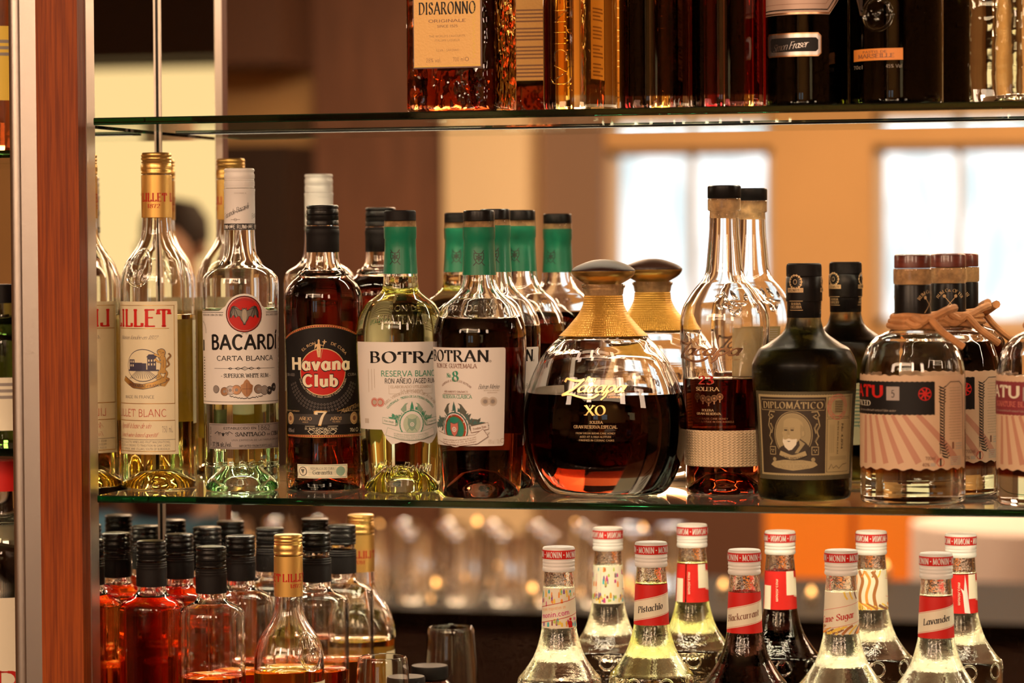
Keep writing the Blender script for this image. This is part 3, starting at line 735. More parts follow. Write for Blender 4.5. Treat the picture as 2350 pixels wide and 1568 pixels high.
i1 = inset(arcp, .995, .0006); d.poly([(i1[0][0], b.V(1002.5)), (i1[-1][0], b.V(1002.5))]+list(reversed(i1)), P_maroon, 1)
i2 = inset(arcp, .99, .0020); d.poly([(i2[0][0], b.V(999)), (i2[-1][0], b.V(999))]+list(reversed(i2)), P_gold, 2)
i3 = inset(arcp, .988, .0024); d.poly([(i3[0][0], b.V(997.5)), (i3[-1][0], b.V(997.5))]+list(reversed(i3)), P_blackpaper, 3)
for k in range(40):
    t = k/39; q = t*(len(arcp)-1); i = min(int(q), len(arcp)-2); f = q-i
    u = arcp[i][0]*(1-f)+arcp[i+1][0]*f; v = arcp[i][1]*(1-f)+arcp[i+1][1]*f-.0013
    d.disc(cu+(u-cu)*.992, v, .0006, P_orange, 3, n=6); d.disc(cu+(u-cu)*.992, b.V(1000.8), .0006, P_orange, 3, n=6)
dv = b.V(853); dr = .0208
d.disc(cu, dv, dr+.0008, P_goldmat, 4); d.disc(cu, dv, dr, P_red, 5)
P_cr = pbr('cream_ink', (.82, .74, .54), .5)
b.T(d, 'Havana', 672, 800, 818, 850, P_blackpaper, 'fat', layer=6); b.T(d, 'Havana', 674, 799, 820, 848, P_cr, 'fat', layer=7)
b.T(d, 'Club', 695, 775, 858, 888, P_blackpaper, 'fat', layer=6); b.T(d, 'Club', 697, 773, 860, 886, P_cr, 'fat', layer=7)
d.arctext('EL RON', cu, dv, dr+.0050, 134, 103, .0024, P_goldmat, 'sans', 5); d.arctext('DE CUBA', cu, dv, dr+.0050, 74, 36, .0024, P_goldmat, 'sans', 5)
d.arctext('CREATED CRAFTED AND AGED 7 YEARS IN CUBA', cu, dv, dr+.0026, 196, 344, .0013, P_cr, 'tiny', 5, inside=True)
# small weather-vane figure
fx, fv = b.U(733), b.V(800)
for pts in ([(-.0010, -.0075), (.0012, -.0075), (.0018, -.001), (.0014, .004), (.0008, .0055), (-.0008, .0055), (-.0014, .004), (-.002, -.001)], [(-.0008, .0055), (.0008, .0055), (.0009, .008), (0, .009), (-.0009, .008)], [(-.0035, .004), (-.001, .0046), (-.001, .0034), (-.003, .001), (-.0038, -.001)]):
    d.poly([(fx+x, fv+y) for x, y in pts], P_goldmat, 8)
d.line([(fx+.001, fv+.0038), (fx+.0042, fv+.003), (fx+.0046, fv+.006)], .0007, P_goldmat, 8); d.line([(fx+.0048, fv+.007), (fx+.0016, fv-.0085)], .0003, P_goldmat, 8)
d.line([(fx+.0036, fv+.0065), (fx+.0064, fv+.0065)], .0008, P_goldmat, 8); d.line([(fx+.005, fv+.005), (fx+.005, fv+.008)], .0008, P_goldmat, 8)
d.disc(fx, fv-.001, .0004, P_brownink, 9); d.line([(fx, fv-.002), (fx, fv-.007)], .0002, P_brownink, 9)
for rr in range(3):
    for k in range(26):
        t = math.radians(200+k*5.6); d.ring(cu+(.0295+rr*.0030)*math.cos(t), dv+(.0295+rr*.0030)*math.sin(t), .0009, .00022, P_grey, 4, n=6)
d.rect(b.U(660), b.U(822), b.V(974), b.V(950), pbr('charcoal_ink', (.04, .033, .03), .5), 4)
b.T(d, '7', 722, 752, 942, 976, P_gold, 'slab', layer=6)
b.T(d, '7', 724, 750, 944, 974, P_cr, 'slab', layer=7)
b.T(d, 'AÑEJO', 688, 716, 957, 964, P_goldmat, 'slab', layer=5); b.T(d, 'AÑOS', 758, 783, 957, 964, P_goldmat, 'slab', layer=5)
b.T(d, 'AGED', 695, 708, 967, 970, P_goldmat, 'tiny', layer=5); b.T(d, 'YEARS', 762, 780, 966, 969.5, P_goldmat, 'tiny', layer=5)
for x in (668, 811):
    d.disc(b.U(x), b.V(961), .0052, P_goldmat, 5, .0056); d.ring(b.U(x), b.V(961), .0042, .0003, P_brownink, 6); d.disc(b.U(x), b.V(961), .0022, P_brownink, 6)
d.line([(b.U(701), b.V(978)), (b.U(722), b.V(978))], .0004, P_cr, 5); d.line([(b.U(752), b.V(978)), (b.U(774), b.V(978))], .0004, P_cr, 5)
b.T(d, 'EL RON FUNDACIONAL', 701, 774, 981, 985.5, P_cr, 'slab', layer=5)
b.T(d, '40%vol', 664, 677, 984, 993, P_grey, 'sans', layer=5); b.T(d, '70cl', 802, 813, 984, 992, P_cr, 'sans', layer=5); d.ring(b.U(817), b.V(988), .0016, .0005, P_cr, 5)
for sx in (-1, 1):
    for q in ([(0, 0), (.003, .0022), (.007, .0006), (.010, .0022), (.013, .0006)], [(0, 0), (.003, -.0022), (.007, -.0006), (.010, -.0022), (.013, .0006)], [(.002, 0), (.004, .001), (.0055, 0), (.004, -.001), (.002, 0)]):
        d.line([(cu-.001+sx*x, b.V(991)+y) for x, y in q], .0005, P_cr, 5)
d.text('Asbel Morales', b.U(778), b.Dg(76), b.V(940), b.V(930), P_goldmat, 'script', 5, rot=14)
d.line([(b.U(774), b.V(938)), (b.U(773), b.V(944)), (b.U(792), b.V(938)), (b.U(815), b.V(928))], .0005, P_gold, 5)
d.text('MAESTRO DEL RON CUBANO', b.U(783), b.Dg(74), b.V(945), b.V(942), P_goldmat, 'tiny', 5)
d.text('PRODUCTO CONTENIDO', b.Dg(-73), b.U(688), b.V(945), b.V(942), P_goldmat, 'tiny', 5)
d.text('CUBA AGED', b.Dg(-72), b.U(678), b.V(863), b.V(857), P_grey, 'tiny', 4); d.text('CUBA RON', b.U(797), b.Dg(74), b.V(863), b.V(857), P_grey, 'tiny', 4)
d.build('front_label', b.e)
d = b.decal(1080, .0002)
x0, x1 = b.U(682), b.U(795)
d.rect(x0, x1, b.V(1098), b.V(1066), P_cream, 0); d.rect(x0+.0008, x1-.0008, b.V(1096), b.V(1068), P_sage, 1); d.rect(x0+.0014, x1-.0014, b.V(1094.5), b.V(1069.5), P_cream, 2)
P_drk = pbr('seal_ink', (.12, .12, .10), .5)
d.disc(x0+.0065, b.V(1082), .0042, P_drk, 3); d.disc(x0+.0065, b.V(1082), .0034, P_cream, 4); d.poly([(x0+.0045, b.V(1077)), (x0+.0085, b.V(1077)), (x0+.0065, b.V(1088))], P_drk, 5)
d.disc(x1-.0070, b.V(1082), .0044, P_sage, 3)
d.text('REPUBLICA DE CUBA', b.U(712), b.U(765), b.V(1078), b.V(1073), P_drk, 'tiny', 3); d.text('Garantia', b.U(716), b.U(760), b.V(1089), b.V(1080), P_drk, 'slab', 3)
for k in range(9): d.line([(b.U(707), b.V(1072+k*2.4)), (b.U(770), b.V(1072+k*2.4))], .00018, P_sage, 3)
d.build('guarantee_seal', b.e, vstep=.0012)
# ---------------- round-shouldered rum bottles with green necks
def emblem(d, u, v, s, m1, m2, disc, core):
    """pale wreath with an oval shield; s = scale in metres"""
    rnd = random.Random(3)
    for k in range(120):
        t = rnd.uniform(-1, 1); a = math.radians(90-t*75+rnd.uniform(-30, 30)); L = s*rnd.uniform(.3, .58)
        x = u+t*s*1.95; y = v+s*(1.25-abs(t)*1.0)*rnd.uniform(.35, 1.0)
        c, q = math.cos(a), math.sin(a)
        d.poly([(x-c*L/2, y-q*L/2), (x-q*L*.2, y+c*L*.2), (x+c*L/2, y+q*L/2), (x+q*L*.2, y-c*L*.2)], rnd.choice([m1, m2]), 1)
    for sx in (-1, 1):
        bx = u+sx*s*.62
        d.poly([(bx-.10*s*sx, v+.70*s), (bx+.20*s*sx, v+1.05*s), (bx-.12*s*sx, v+1.45*s), (bx-.34*s*sx, v+1.52*s), (bx-.20*s*sx, v+1.36*s), (bx-.22*s*sx, v+1.0*s)], m1, 2)
        d.poly([(bx+.05*s*sx, v+.8*s), (bx+.62*s*sx, v-.15*s), (bx+.42*s*sx, v-.10*s)], m1, 2)
    d.poly([(u-.14*s, v+.95*s), (u+.14*s, v+.95*s), (u+.1*s, v+1.3*s), (u, v+1.62*s), (u-.1*s, v+1.3*s)], m2, 2)
    d.disc(u, v, .98*s, P_white, 2, 1.06*s); d.disc(u, v, .92*s, m2, 3, 1.0*s); d.disc(u, v, .84*s, P_white, 4, .92*s)
    for k in range(28): d.disc(u+.86*s*math.cos(k*PI/14), v+.94*s*math.sin(k*PI/14), .035*s, m1, 5, n=6)
    if core:
        d.disc(u, v, .78*s, P_red, 4, .86*s); d.disc(u, v, .71*s, P_gold, 5, .79*s)
    d.disc(u, v, .64*s, disc, 6, .72*s)
    sh = [(-.30, .42), (0, .34), (.30, .42), (.32, 0), (.18, -.34), (0, -.50), (-.18, -.34), (-.32, 0)]
    d.poly([(u+x*s, v+y*s) for x, y in sh], m1, 7); d.poly([(u+x*s*.85, v+y*s*.85) for x, y in sh], P_rose if core else P_sage, 8)
    d.ring(u, v-.02*s, .13*s, .05*s, P_white, 9, n=12)
    for k in range(5): a = k*PI/2.5+.3; d.line([(u, v-.02*s), (u+.12*s*math.cos(a), v-.02*s+.12*s*math.sin(a))], .03*s, P_white, 9)
    for sx in (-1, 1): d.line([(u-sx*.38*s, v+.52*s), (u+sx*.36*s, v-.50*s)], .045*s, m1, 6)
def green_neck(px, g, label, kind, level, liq, ytop, front=True, turn=0, matte=True):
    b = Bottle('rum_bottle', label, 'bottle', px, g, 0, ypx=ytop)
    q = (b.yb-ytop)/(1130-482.)
    Y = lambda y: b.yb-(1130-y)*q
    sc_ = .000400/b.k if kind == 'blanca' else .0003866/b.k
    PP = lambda L: [(Y(y), h*sc_) for y, h in L]
    if kind == 'blanca':
        prof = [(1128, 83), (1112, 87), (1095, 88.5), (1001, 94), (930, 97), (860, 99.5), (787, 101), (755, 100), (728, 95), (706, 84), (692, 73), (680, 57), (668, 43.5), (655, 40), (640, 39), (627, 38), (600, 36.5), (570, 35), (548, 34.4), (545, 36), (520, 36.4), (506, 36)]
    else:
        prof = [(1128, 86), (1112, 91), (1090, 92.5), (1001, 97), (930, 101), (860, 104.5), (790, 107), (757, 106.5), (735, 101), (716, 93), (700, 84), (688, 73), (676, 59), (662, 47), (645, 40.5), (632, 38.5), (600, 36.5), (570, 35), (548, 34.4), (545, 36), (520, 36.6), (506, 36)]
    b.body(PP(prof), M_clear, level=Y(level) if level else None, liq=liq, cav_top=Y(527), punt=.026, seg=80)
    b.lath('cork', PP([(548, 26), (530, 27), (506, 28)]), C_cork, parent=None)
    b.lath('stopper_cap', PP([(506, 35), (505, 36), (500, 36), (487, 36), (484, 35.4), (482, 33)]), C_blackmat if matte else C_black, seg=108, knurl=(Y(503), Y(488), .03) if matte else None)
    pf = sorted(b.P(PP([(628, 38.9), (600, 37.2), (570, 35.8), (549, 35.2), (545.5, 36.8), (520, 37.2)])), key=lambda t: t[1])
    mb = MB(); mb.lathe(pf, 72); sl = mb.build('neck_sleeve', C_green, b.e)
    d = b.decal(Y(580), profile=pf)
    for k in range(2):
        if k: d.build('sleeve_print', sl); d = b.decal(Y(580), profile=pf)
        u = b.U(b.ax+b.lean*(Y(590)-b.yb)-10*sc_)+b.Dg(turn)+b.Dg(180)*k; v = b.V(Y(589)); s = .0042
        shd = [(-1, 1), (0, .8), (1, 1), (1, -.1), (.5, -1.0), (0, -1.35), (-.5, -1.0), (-1, -.1)]
        d.line([(u+x*s, v+y*s) for x, y in shd+shd[:1]], .0006, P_black, 1)
        for a in range(6): t = a*PI/3+.5; d.line([(u, v), (u+s*.75*math.cos(t), v+s*.75*math.sin(t))], .0006, P_black, 1)
        d.ring(u, v, s*.45, .0005, P_black, 1, n=12)
        for sx in (-1, 1): d.line([(u-sx*s*1.1, v-s*1.6), (u-sx*s*.6, v-s)], .0006, P_black); d.line([(u+sx*s*1.0, v+s*1.5), (u+sx*s*.6, v+s)], .0006, P_black)
    d.build('sleeve_print', sl)
    return b, Y
# white one
b, Y = green_neck(918, .0985, 'pale yellow rum bottle with green neck sleeve and pale green crest on its label', 'blanca', 636, L_blanca, 482)
b.hw = rad_at(b.prof, b.z(730))/b.k; b.Rd = b.hw*b.k
emboss(b, 'RON DE', 700, 713, b.U(893), b.U(968), M_clear); emboss(b, 'GUATEMALA', 722, 743, b.U(866), b.U(990), M_clear, r=.0006)
b.hw = rad_at(b.prof, b.z(1070))/b.k; b.Rd = b.hw*b.k
emboss(b, 'Casa Botran', 1060, 1083, b.U(862), b.U(986), M_clear, r=.0007, slant=.4)
d = b.decal(900, .0001); b.hw = 98; b.Rd = b.hw*b.k; cu = b.U(945)
R0, R1 = b.Dg(-76), b.Dg(88)
bot = []
for k in range(25):
    t = k/24; u = R0+(R1-R0)*t; du = abs(u-cu)/b.k
    yy = 986 if du > 70 else 1017+3*math.cos(du/70*PI*3)-(8 if du > 58 else 0)
    bot.append((u, b.V(yy)))
d.poly(bot+[(R1, b.V(784)), (R0, b.V(784))], P_white, 0)
d.text('BOTRAN', b.U(854), 2*cu-b.U(854)+.002, b.V(832), b.V(806), P_blackpaper, 'boldserif')
w = .0265
d.text('RESERVA BLANCA', cu-w*1.05, cu+w*1.05, b.V(863), b.V(850), P_green, 'sans')
d.text('RON AÑEJO /AGED RUM', cu-w*.92, cu+w*.92, b.V(879), b.V(868), P_blackpaper, 'sans')
P_faint = pbr('faint_ink', (.52, .44, .36), .5)
d.text('ELABORADO UTILIZANDO', cu-w*.72, cu+w*.72, b.V(890), b.V(884), P_faint, 'slab'); d.text('LA MAS FINA', cu-w*.38, cu+w*.38, b.V(898), b.V(893), P_faint, 'slab')
d.line([(cu-w*.78, b.V(883)), (cu-w*.78, b.V(903)), (cu-w*.4, b.V(903))], .0003, P_faint); d.line([(cu+w*.78, b.V(883)), (cu+w*.78, b.V(903)), (cu+w*.4, b.V(903))], .0003, P_faint)
d.arctext('MIEL VIRGEN DE CAÑA DE AZUCAR', cu, b.V(985), .0325, 138, 42, .0022, P_faint, 'slab'); d.arctext('GUATEMALA - TIERRA DE LA ETERNA PRIMAVERA', cu, b.V(985), .0285, 140, 40, .0019, P_green, 'slab')
emblem(d, cu, b.V(973), .0126, P_sage, P_green, pbr('mint_ink', (.50, .60, .46), .5), False)
for x, rot in ((-1, -14), (1, 14)):
    c = math.radians(rot); x0 = cu+x*.021; v = b.V(967)
    d.poly([(x0-.006, v-.0025-x*.001), (x0+.006, v-.0025+x*.001), (x0+.006, v+.0028+x*.001), (x0-.006, v+.0028-x*.001)], P_white, 6)
    d.line([(x0-.006, v-.0025-x*.001), (x0+.006, v-.0025+x*.001), (x0+.006, v+.0028+x*.001), (x0-.006, v+.0028-x*.001), (x0-.006, v-.0025-x*.001)], .0004, P_sage, 7)
    d.text('Ron Añejo' if x < 0 else 'Premium Rum', x0-.0045, x0+.0045, v-.0006, v+.001, P_sage, 'slab', 8, rot=10*x)
band = [(cu-.020, b.V(992)), (cu-.010, b.V(1000)), (cu, b.V(1002)), (cu+.010, b.V(1000)), (cu+.020, b.V(992))]
d.line(band, .0072, P_sage, 8); d.line(band, .0066, P_white, 9)
for k, t in enumerate(('DE MIRADA TRANSPARENTE Y ESPIRITU AÑEJO', 'NOBLE RON BLANCO, ESENCIA DE LA CULTURA', 'MAS REFINADA Y ATREVIDA, CREADO PARA CREAR')):
    d.text(t, cu-.0165, cu+.0165, b.V(995.5+k*4.6), b.V(992.5+k*4.6), P_sage, 'tiny', 10, bend=-.0018)
for x in (860, 873): d.disc(b.U(x), b.V(923), .0042, P_rose, 1); d.ring(b.U(x), b.V(923), .0036, .0003, P_white, 2); d.disc(b.U(x), b.V(923), .0022, P_faint, 2)
for k in range(7): d.rect(b.U(837)+k*.0009, b.U(837)+k*.0009+.0005, b.V(972), b.V(961), P_faint, 1)
for k, x in enumerate((848, 855, 861)): d.rect(b.U(x), b.U(x)+.0004, b.V(900-k*5), b.V(846), P_faint, 1)
d.build('front_label', b.e)
d = b.decal(900, .0001); d.rect(b.Dg(125), b.Dg(235), b.V(986), b.V(790), P_white, 0); d.text('BOTRAN', b.Dg(145), b.Dg(215), b.V(832), b.V(812), P_green, 'serif')
for k in range(9): d.rect(b.Dg(140), b.Dg(220), b.V(853+k*12), b.V(848+k*12), P_grey, 1)
d.build('back_label', b.e)
# dark ones
def dark8(px, g, label, level, ytop, turn, kturn):
    b, Y = green_neck(px, g, label, 'ocho', level, L_rumdeep, ytop, turn=kturn, matte=False)
    b.hw = rad_at(b.prof, b.z(710))/b.k; b.Rd = b.hw*b.k
    c = b.U(b.ax-45) if turn == 0 else b.Dg(turn)
    emboss(b, 'RON DE', 700, 712, c-.016, c+.016, M_clear)
    d = b.decal(900, .0001); b.hw = 103*(.0003866/b.k); b.Rd = b.hw*b.k
    T = b.Dg(turn)
    cu = b.U(1048)+T; R1 = b.U(1158)+T; R0 = 2*b.U(1052)-b.U(1158)-.012+T
    if turn: cu = T; R0 = T-.048; R1 = T+.040
    V = b.V
    d.poly([(R0, V(1024)), (R0, V(797)), (R1-.002, V(797)), (R1-.0005, V(798.5)), (R1, V(802)), (R1, V(1019)), (R1-.0006, V(1022.5)), (R1-.002, V(1024))], P_white, 0)
    d.text('BOTRAN', cu-.0320, cu+.0290, V(829), V(803), P_blackpaper, 'boldserif'); d.ring(cu+.0305, V(828), .0008, .0003, P_black)
    d.text('RON DE GUATEMALA', cu-.0240, cu+.0190, V(844), V(834), P_brownink, 'slab')
    d.text('No.', cu-.0095, cu-.0045, V(866), V(856), P_green, 'didot'); d.text('8', cu-.0036, cu+.0026, V(875), V(851), P_green, 'didot')
    d.arctext('HOMENAJE A DON JESÚS BOTRAN', cu-.002, V(935), .0228, 128, 48, .0018, P_brownink, 'tiny')
    d.text('AÑEJAMIENTO DINÁMICO', cu-.0140, cu+.0110, V(901), V(896.5), P_brownink, 'tiny'); d.line([(cu-.0150, V(904)), (cu+.0130, V(904))], .0004, P_brownink)
    d.text('RESERVA CLÁSICA', cu-.0165, cu+.0145, V(914), V(906), P_green, 'slab')
    P_feather = pbr('feather_ink', (.05, .14, .13), .5); P_leaf = pbr('leaf_ink', (.10, .11, .09), .5)
    emblem(d, cu-.003, V(985), .0150, P_leaf, P_feather, pbr('emerald_ink', (.02, .24, .16), .5), True)
    x0 = cu+.0215; v = V(982)
    q = [(x0-.008, v-.0042), (x0+.0075, v-.0010), (x0+.0070, v+.0048), (x0-.0085, v+.0015)]
    d.poly(q, P_white, 7); d.line(q+q[:1], .0004, P_brownink, 8); d.text('Premium Rum', x0-.0065, x0+.0055, v-.0008, v+.0012, P_brownink, 'slab', 8, rot=12)
    q = [(x0-.011, v-.0105), (x0-.002, v-.0065), (x0+.0085, v-.0036), (x0+.001, v-.0110), (x0-.004, v-.0145)]
    d.poly(q, P_white, 8); d.line(q+q[:1], .0004, P_brownink, 9)
    band = [(cu-.022, V(1004)), (cu-.010, V(1011)), (cu+.003, V(1013)), (cu+.018, V(1008)), (cu+.023, V(999))]
    d.line(band, .0085, P_brownink, 9); d.line(band, .0078, P_white, 10)
    for k, t in enumerate(('La mezcla se distingue por la naturaleza de sus rones', 'ron que la altura y el calor del Pacifico', 'maduran despacio en nuestras bodegas')): d.text(t, cu-.018, cu+.018, V(1007+k*5), V(1003.5+k*5), P_brownink, 'tiny', 11, bend=-.0018, rot=4)
    for x in (.0262, .0330): d.disc(cu+x, V(921), .0040, P_faint, 1); d.ring(cu+x, V(921), .0033, .0003, P_white, 2); d.disc(cu+x, V(921), .0018, P_grey, 2)
    d.text('Botran Merino', cu+.0200, cu+.0400, V(892), V(881), P_black, 'script'); d.text('BOTRAN MERINO', cu+.0250, cu+.0390, V(897), V(894), P_faint, 'tiny'); d.text('HERMANOS', cu+.0280, cu+.0370, V(902), V(899), P_faint, 'tiny')
    d.text('40% vol / 70cl', cu+.0290, cu+.0405, V(1019), V(1009), P_faint, 'light'); d.ring(cu+.0430, V(1012), .0018, .0005, P_faint, 1)
    d.build('front_label', b.e)
    d = b.decal(900, .0001); A = T+b.Dg(180)
    d.rect(A-.030, A+.030, V(1000), V(800), P_white, 0); d.text('BOTRAN', A-.022, A+.022, V(830), V(812), P_green, 'serif')
    for k in range(10): d.rect(A-.022, A+.022, V(850+k*13), V(844+k*13), P_grey, 1)
    d.build('back_label', b.e)
    return b
dark8(1099, .1430, 'dark rum bottle with green neck and green 8 on its label, the front one', 727, 482, 0, 18)
dark8(1136, .0460, 'green-necked dark rum bottle half hidden behind the one labelled 8', 754, 479, 12, 14)
# ---------------- round flattened decanter
b = Bottle('rum_decanter', 'flattened round decanter of dark rum with gold mesh collar and brown stopper', 'decanter', 1384, .1030, 0, face=0, ypx=596)
ELL = .56
ell = lambda r, a, z: (r*math.cos(a), r*ELL*math.sin(a))
def ellc(r, a, z):                        # round at the neck, flattened further down
    t = max(0, min(1, (b.z(690)-z)/(b.z(690)-b.z(860)))); return (r*math.cos(a), r*(1-(1-ELL)*t)*math.sin(a))
pts = [(1138, 110), (1134, 127), (1125, 144), (1107, 158), (1070, 176), (1024, 188.5), (961, 193), (916, 187), (875, 174), (840, 158), (815, 142), (790, 122), (776, 106), (769, 103)]
pr = spline(b.P(pts), 6); b.prof = pr
neck = spline(b.P([(769, 101), (741, 74), (719, 56), (696, 45), (677, 42.5), (674, 45), (662, 47), (658, 50), (654, 50), (651, 47)]), 4)
outer = [(0, .001), (.028, .0012), (pr[0][0]*.93, 0)]+[(r, max(z, .0012)) for r, z in pr]+neck
mb = MB(); mb.lathe(outer+[(0, outer[-1][1])], 96, 0, ellc)
inn = [(1087, 0), (1086, 60), (1078, 105), (1060, 140), (1035, 163), (1000, 176), (961, 180), (925, 176), (905, 169)]
lv = b.z(903)
up = [(903, 168), (875, 158), (840, 143), (815, 127), (795, 108), (780, 92), (765, 78), (741, 57), (719, 43), (696, 35), (680, 33)]
pin = spline(b.P(inn), 5); pup = spline(b.P(up), 5)
mb.lathe([(0, lv), (pup[0][0]*.96, lv)]+pup+[(0, pup[-1][1])], 96, 0, ellc, flip=True)
b.glass = mb.build('glass_body', M_clear, b.e)
def ellin(r, a, z):
    x, y = ellc(r, a, z); return x, y*.93
mb = MB(); mb.lathe(pin[:-1]+[(pup[0][0]*.995, lv-.0003), (0, lv-.0002)], 96, 0, ellin); mb.build('liquid', liquid('xo_rum', (.075, .008, .002)), b.e)
cl = spline(b.P([(769.5, 103.5), (755, 88), (741, 75.5), (719, 57.5), (696, 46.5), (677, 44.5)]), 5)
mcol, t, o = nt('gold_knurl'); pb = N(t, 'ShaderNodeBsdfPrincipled'); pb.inputs['Base Color'].default_value = c4((.90, .50, .09)); pb.inputs['Metallic'].default_value = .65; pb.inputs['Roughness'].default_value = .36
tc = N(t, 'ShaderNodeTexCoord'); sx_ = N(t, 'ShaderNodeSeparateXYZ'); t.links.new(tc.outputs['Object'], sx_.inputs[0])
def mth(op, a, bb=None):
    n = N(t, 'ShaderNodeMath', operation=op)
    for i, q in enumerate((a, bb)):
        if q is None: continue
        if isinstance(q, (int, float)): n.inputs[i].default_value = q
        else: t.links.new(q, n.inputs[i])
    return n.outputs[0]
an = mth('ARCTAN2', sx_.outputs[0], mth('MULTIPLY', sx_.outputs[1], 1.3)); zz = mth('MULTIPLY', sx_.outputs[2], 1500)
hgt = mth('MULTIPLY', mth('SINE', mth('ADD', mth('MULTIPLY', an, 56), zz)), mth('SINE', mth('SUBTRACT', mth('MULTIPLY', an, 56), zz)))
bp = N(t, 'ShaderNodeBump'); bp.inputs['Strength'].default_value = .9; bp.inputs['Distance'].default_value = .0007; t.links.new(hgt, bp.inputs['Height']); t.links.new(bp.outputs[0], pb.inputs['Normal']); t.links.new(pb.outputs[0], o.inputs[0])
mb = MB(); mb.lathe(cl, 96, 0, ellc); mb.build('gold_collar', mcol, b.e)
b.lath('cork', [(683, 30), (660, 34), (650, 38)], C_cork)
st = b.lath('stopper', [(652, 40), (648, 46), (640, 60), (632, 69), (624, 73.2), (621.5, 73.5)], pbr('satin_gold', (.80, .50, .15), .3, .95), smooth=True)
b.lath('stopper_dome', [(621.5, 73.4), (619, 73), (612, 65), (604, 48), (597, 26), (594.5, 8)], C_brown, smooth=True, parent=st)
def ovalmap(bb, ratio):
    def mp(u, v, off):
        r = rad_at(bb.prof, v)+off*.2+.0001; s = max(-.99, min(.99, u/r)); return (u, -math.sqrt(max(0, 1-s*s))*r*ratio-off, v)
    return mp
d = Decal(ovalmap(b, ELL))
Uo = lambda px: (px-1383-30)*b.k*1.02; V = lambda y: (b.yb+4-y)*b.k
def swash(d, U, V, x, y, s, m, layer=2):
    """swash initial and underline of the script logo: origin at the Z's top-left, s = metres per logo unit"""
    pass
def script_logo(d, u0, u1, v0, v1, mats):
    w = u1-u0; h = v1-v0
    for m, ox, oy, L in mats:
        d.line([(u0+ox+w*a, v0+oy+h*q) for a, q in CV((.02, .86), (.05, .98), (.14, .90), (.24, .88), (.31, .92))], h*.10, m, L)
        d.line([(u0+ox+w*a, v0+oy+h*q) for a, q in ((.31, .93), (.24, .70), (.14, .44), (-.01, .20))], h*.10, m, L)
        d.line([(u0+ox+w*a, v0+oy+h*q) for a, q in CV((-.02, .17), (.10, .22), (.25, .10), (.38, .03), (.48, .08), (.55, .22))], h*.085, m, L)
        P, tw = pen('acapa', **STY['boldscript'])
        for q in P: d.poly([(u0+ox+w*(.20+.80*a/(tw+.3)), v0+oy+h*(.33+.50*bb)) for a, bb in q], m, L)
        d.line([(u0+ox+w*a, v0+oy+h*q) for a, q in ((.70, .40), (.66, .15), (.60, -.02))], h*.07, m, L)
script_logo(d, Uo(1343), Uo(1490), V(914), V(868), [(P_brownink, .0003, -.0004, 1), (P_gold, 0, 0, 2)])
d.text('Ron', Uo(1393), Uo(1420), V(876), V(864), P_gold, 'boldscript')
d.text('Centenario', Uo(1443), Uo(1478), V(912), V(906), P_copper, 'script')
d.text('XO', Uo(1395), Uo(1441), V(951), V(929), P_gold, 'didot', 3)
d.text('SOLERA', Uo(1405), Uo(1435), V(970), V(964), P_goldmat, 'slab'); d.text('GRAN RESERVA ESPECIAL', Uo(1368), Uo(1467), V(981), V(974), P_goldmat, 'slab')
for k, t_ in enumerate(('FROM VIRGIN SUGAR CANE HONEY', 'AGED AT A HIGH ALTITUDE', '& FINISHED IN COGNAC CASKS')): w = (45, 36, 42)[k]; d.text(t_.replace('&', '-'), Uo(1418-w), Uo(1418+w), V(994+k*8), V(990+k*8), P_goldmat, 'tiny')
d.build('front_print', b.e)
mb = MB(); d = Decal(lambda u, v, off: (u, math.sqrt(max(0, 1-(u/rad_at(b.prof, v))**2))*rad_at(b.prof, v)*ELL+off, v))
d.rect(Uo(1236), Uo(1300), V(1020), V(890), P_cream, 0); d.rect(Uo(1250), Uo(1300), V(960), V(905), P_white, 1)
for k in range(9): d.rect(Uo(1252), Uo(1296), V(912+k*5), V(909.5+k*5), P_grey, 2)
o_ = d.build('back_label', b.e)
# ---------------- tall rum bottle with woven band
b = Bottle('rum_bottle', 'tall clear rum bottle with woven straw band, right of the decanter', 'bottle', 1662, .0660, 0, ypx=425)
b.body([(1130, 86), (1120, 90.5), (1108, 91), (1068, 90.5), (1000, 92), (933, 94), (870, 97), (810, 100.5), (757, 103), (735, 102.5), (719, 100), (702, 95), (686, 86), (668, 74), (655, 63.5), (642, 52), (629, 45.5), (610, 42), (589, 40), (560, 37.5), (533, 35.3), (500, 34.2), (484, 33.6), (482, 37), (479, 38), (457, 38), (455, 37)],
       M_clear, level=868, liq=L_rumdeep, cav_top=498, punt=.020)
b.lath('cork', [(500, 22), (478, 25), (455, 27)], C_cork)
b.lath('stopper_cap', [(454.5, 37), (453, 38.3), (430, 38.3), (427, 37.5), (425, 35)], C_black, seg=72, knurl=(453, 430, .03))
# woven band as criss-cross geometry colour + bump
mw, t, o = nt('woven_straw'); pb = N(t, 'ShaderNodeBsdfPrincipled'); pb.inputs['Roughness'].default_value = .55
tc = N(t, 'ShaderNodeTexCoord'); sx_ = N(t, 'ShaderNodeSeparateXYZ'); t.links.new(tc.outputs['Object'], sx_.inputs[0])
an = mth('MULTIPLY', mth('ARCTAN2', sx_.outputs[0], sx_.outputs[1]), .0372*250); zz = mth('MULTIPLY', sx_.outputs[2], 420)
p1 = mth('ADD', an, zz); p2 = mth('SUBTRACT', an, zz)
f1 = mth('FRACT', p1); f2 = mth('FRACT', p2); par = mth('MODULO', mth('ABSOLUTE', mth('ADD', mth('FLOOR', p1), mth('FLOOR', p2))), 2)
s1 = mth('SINE', mth('MULTIPLY', f1, PI)); s2 = mth('SINE', mth('MULTIPLY', f2, PI))
mxh = N(t, 'ShaderNodeMix', data_type='FLOAT'); t.links.new(par, mxh.inputs[0]); t.links.new(s1, mxh.inputs[2]); t.links.new(s2, mxh.inputs[3])
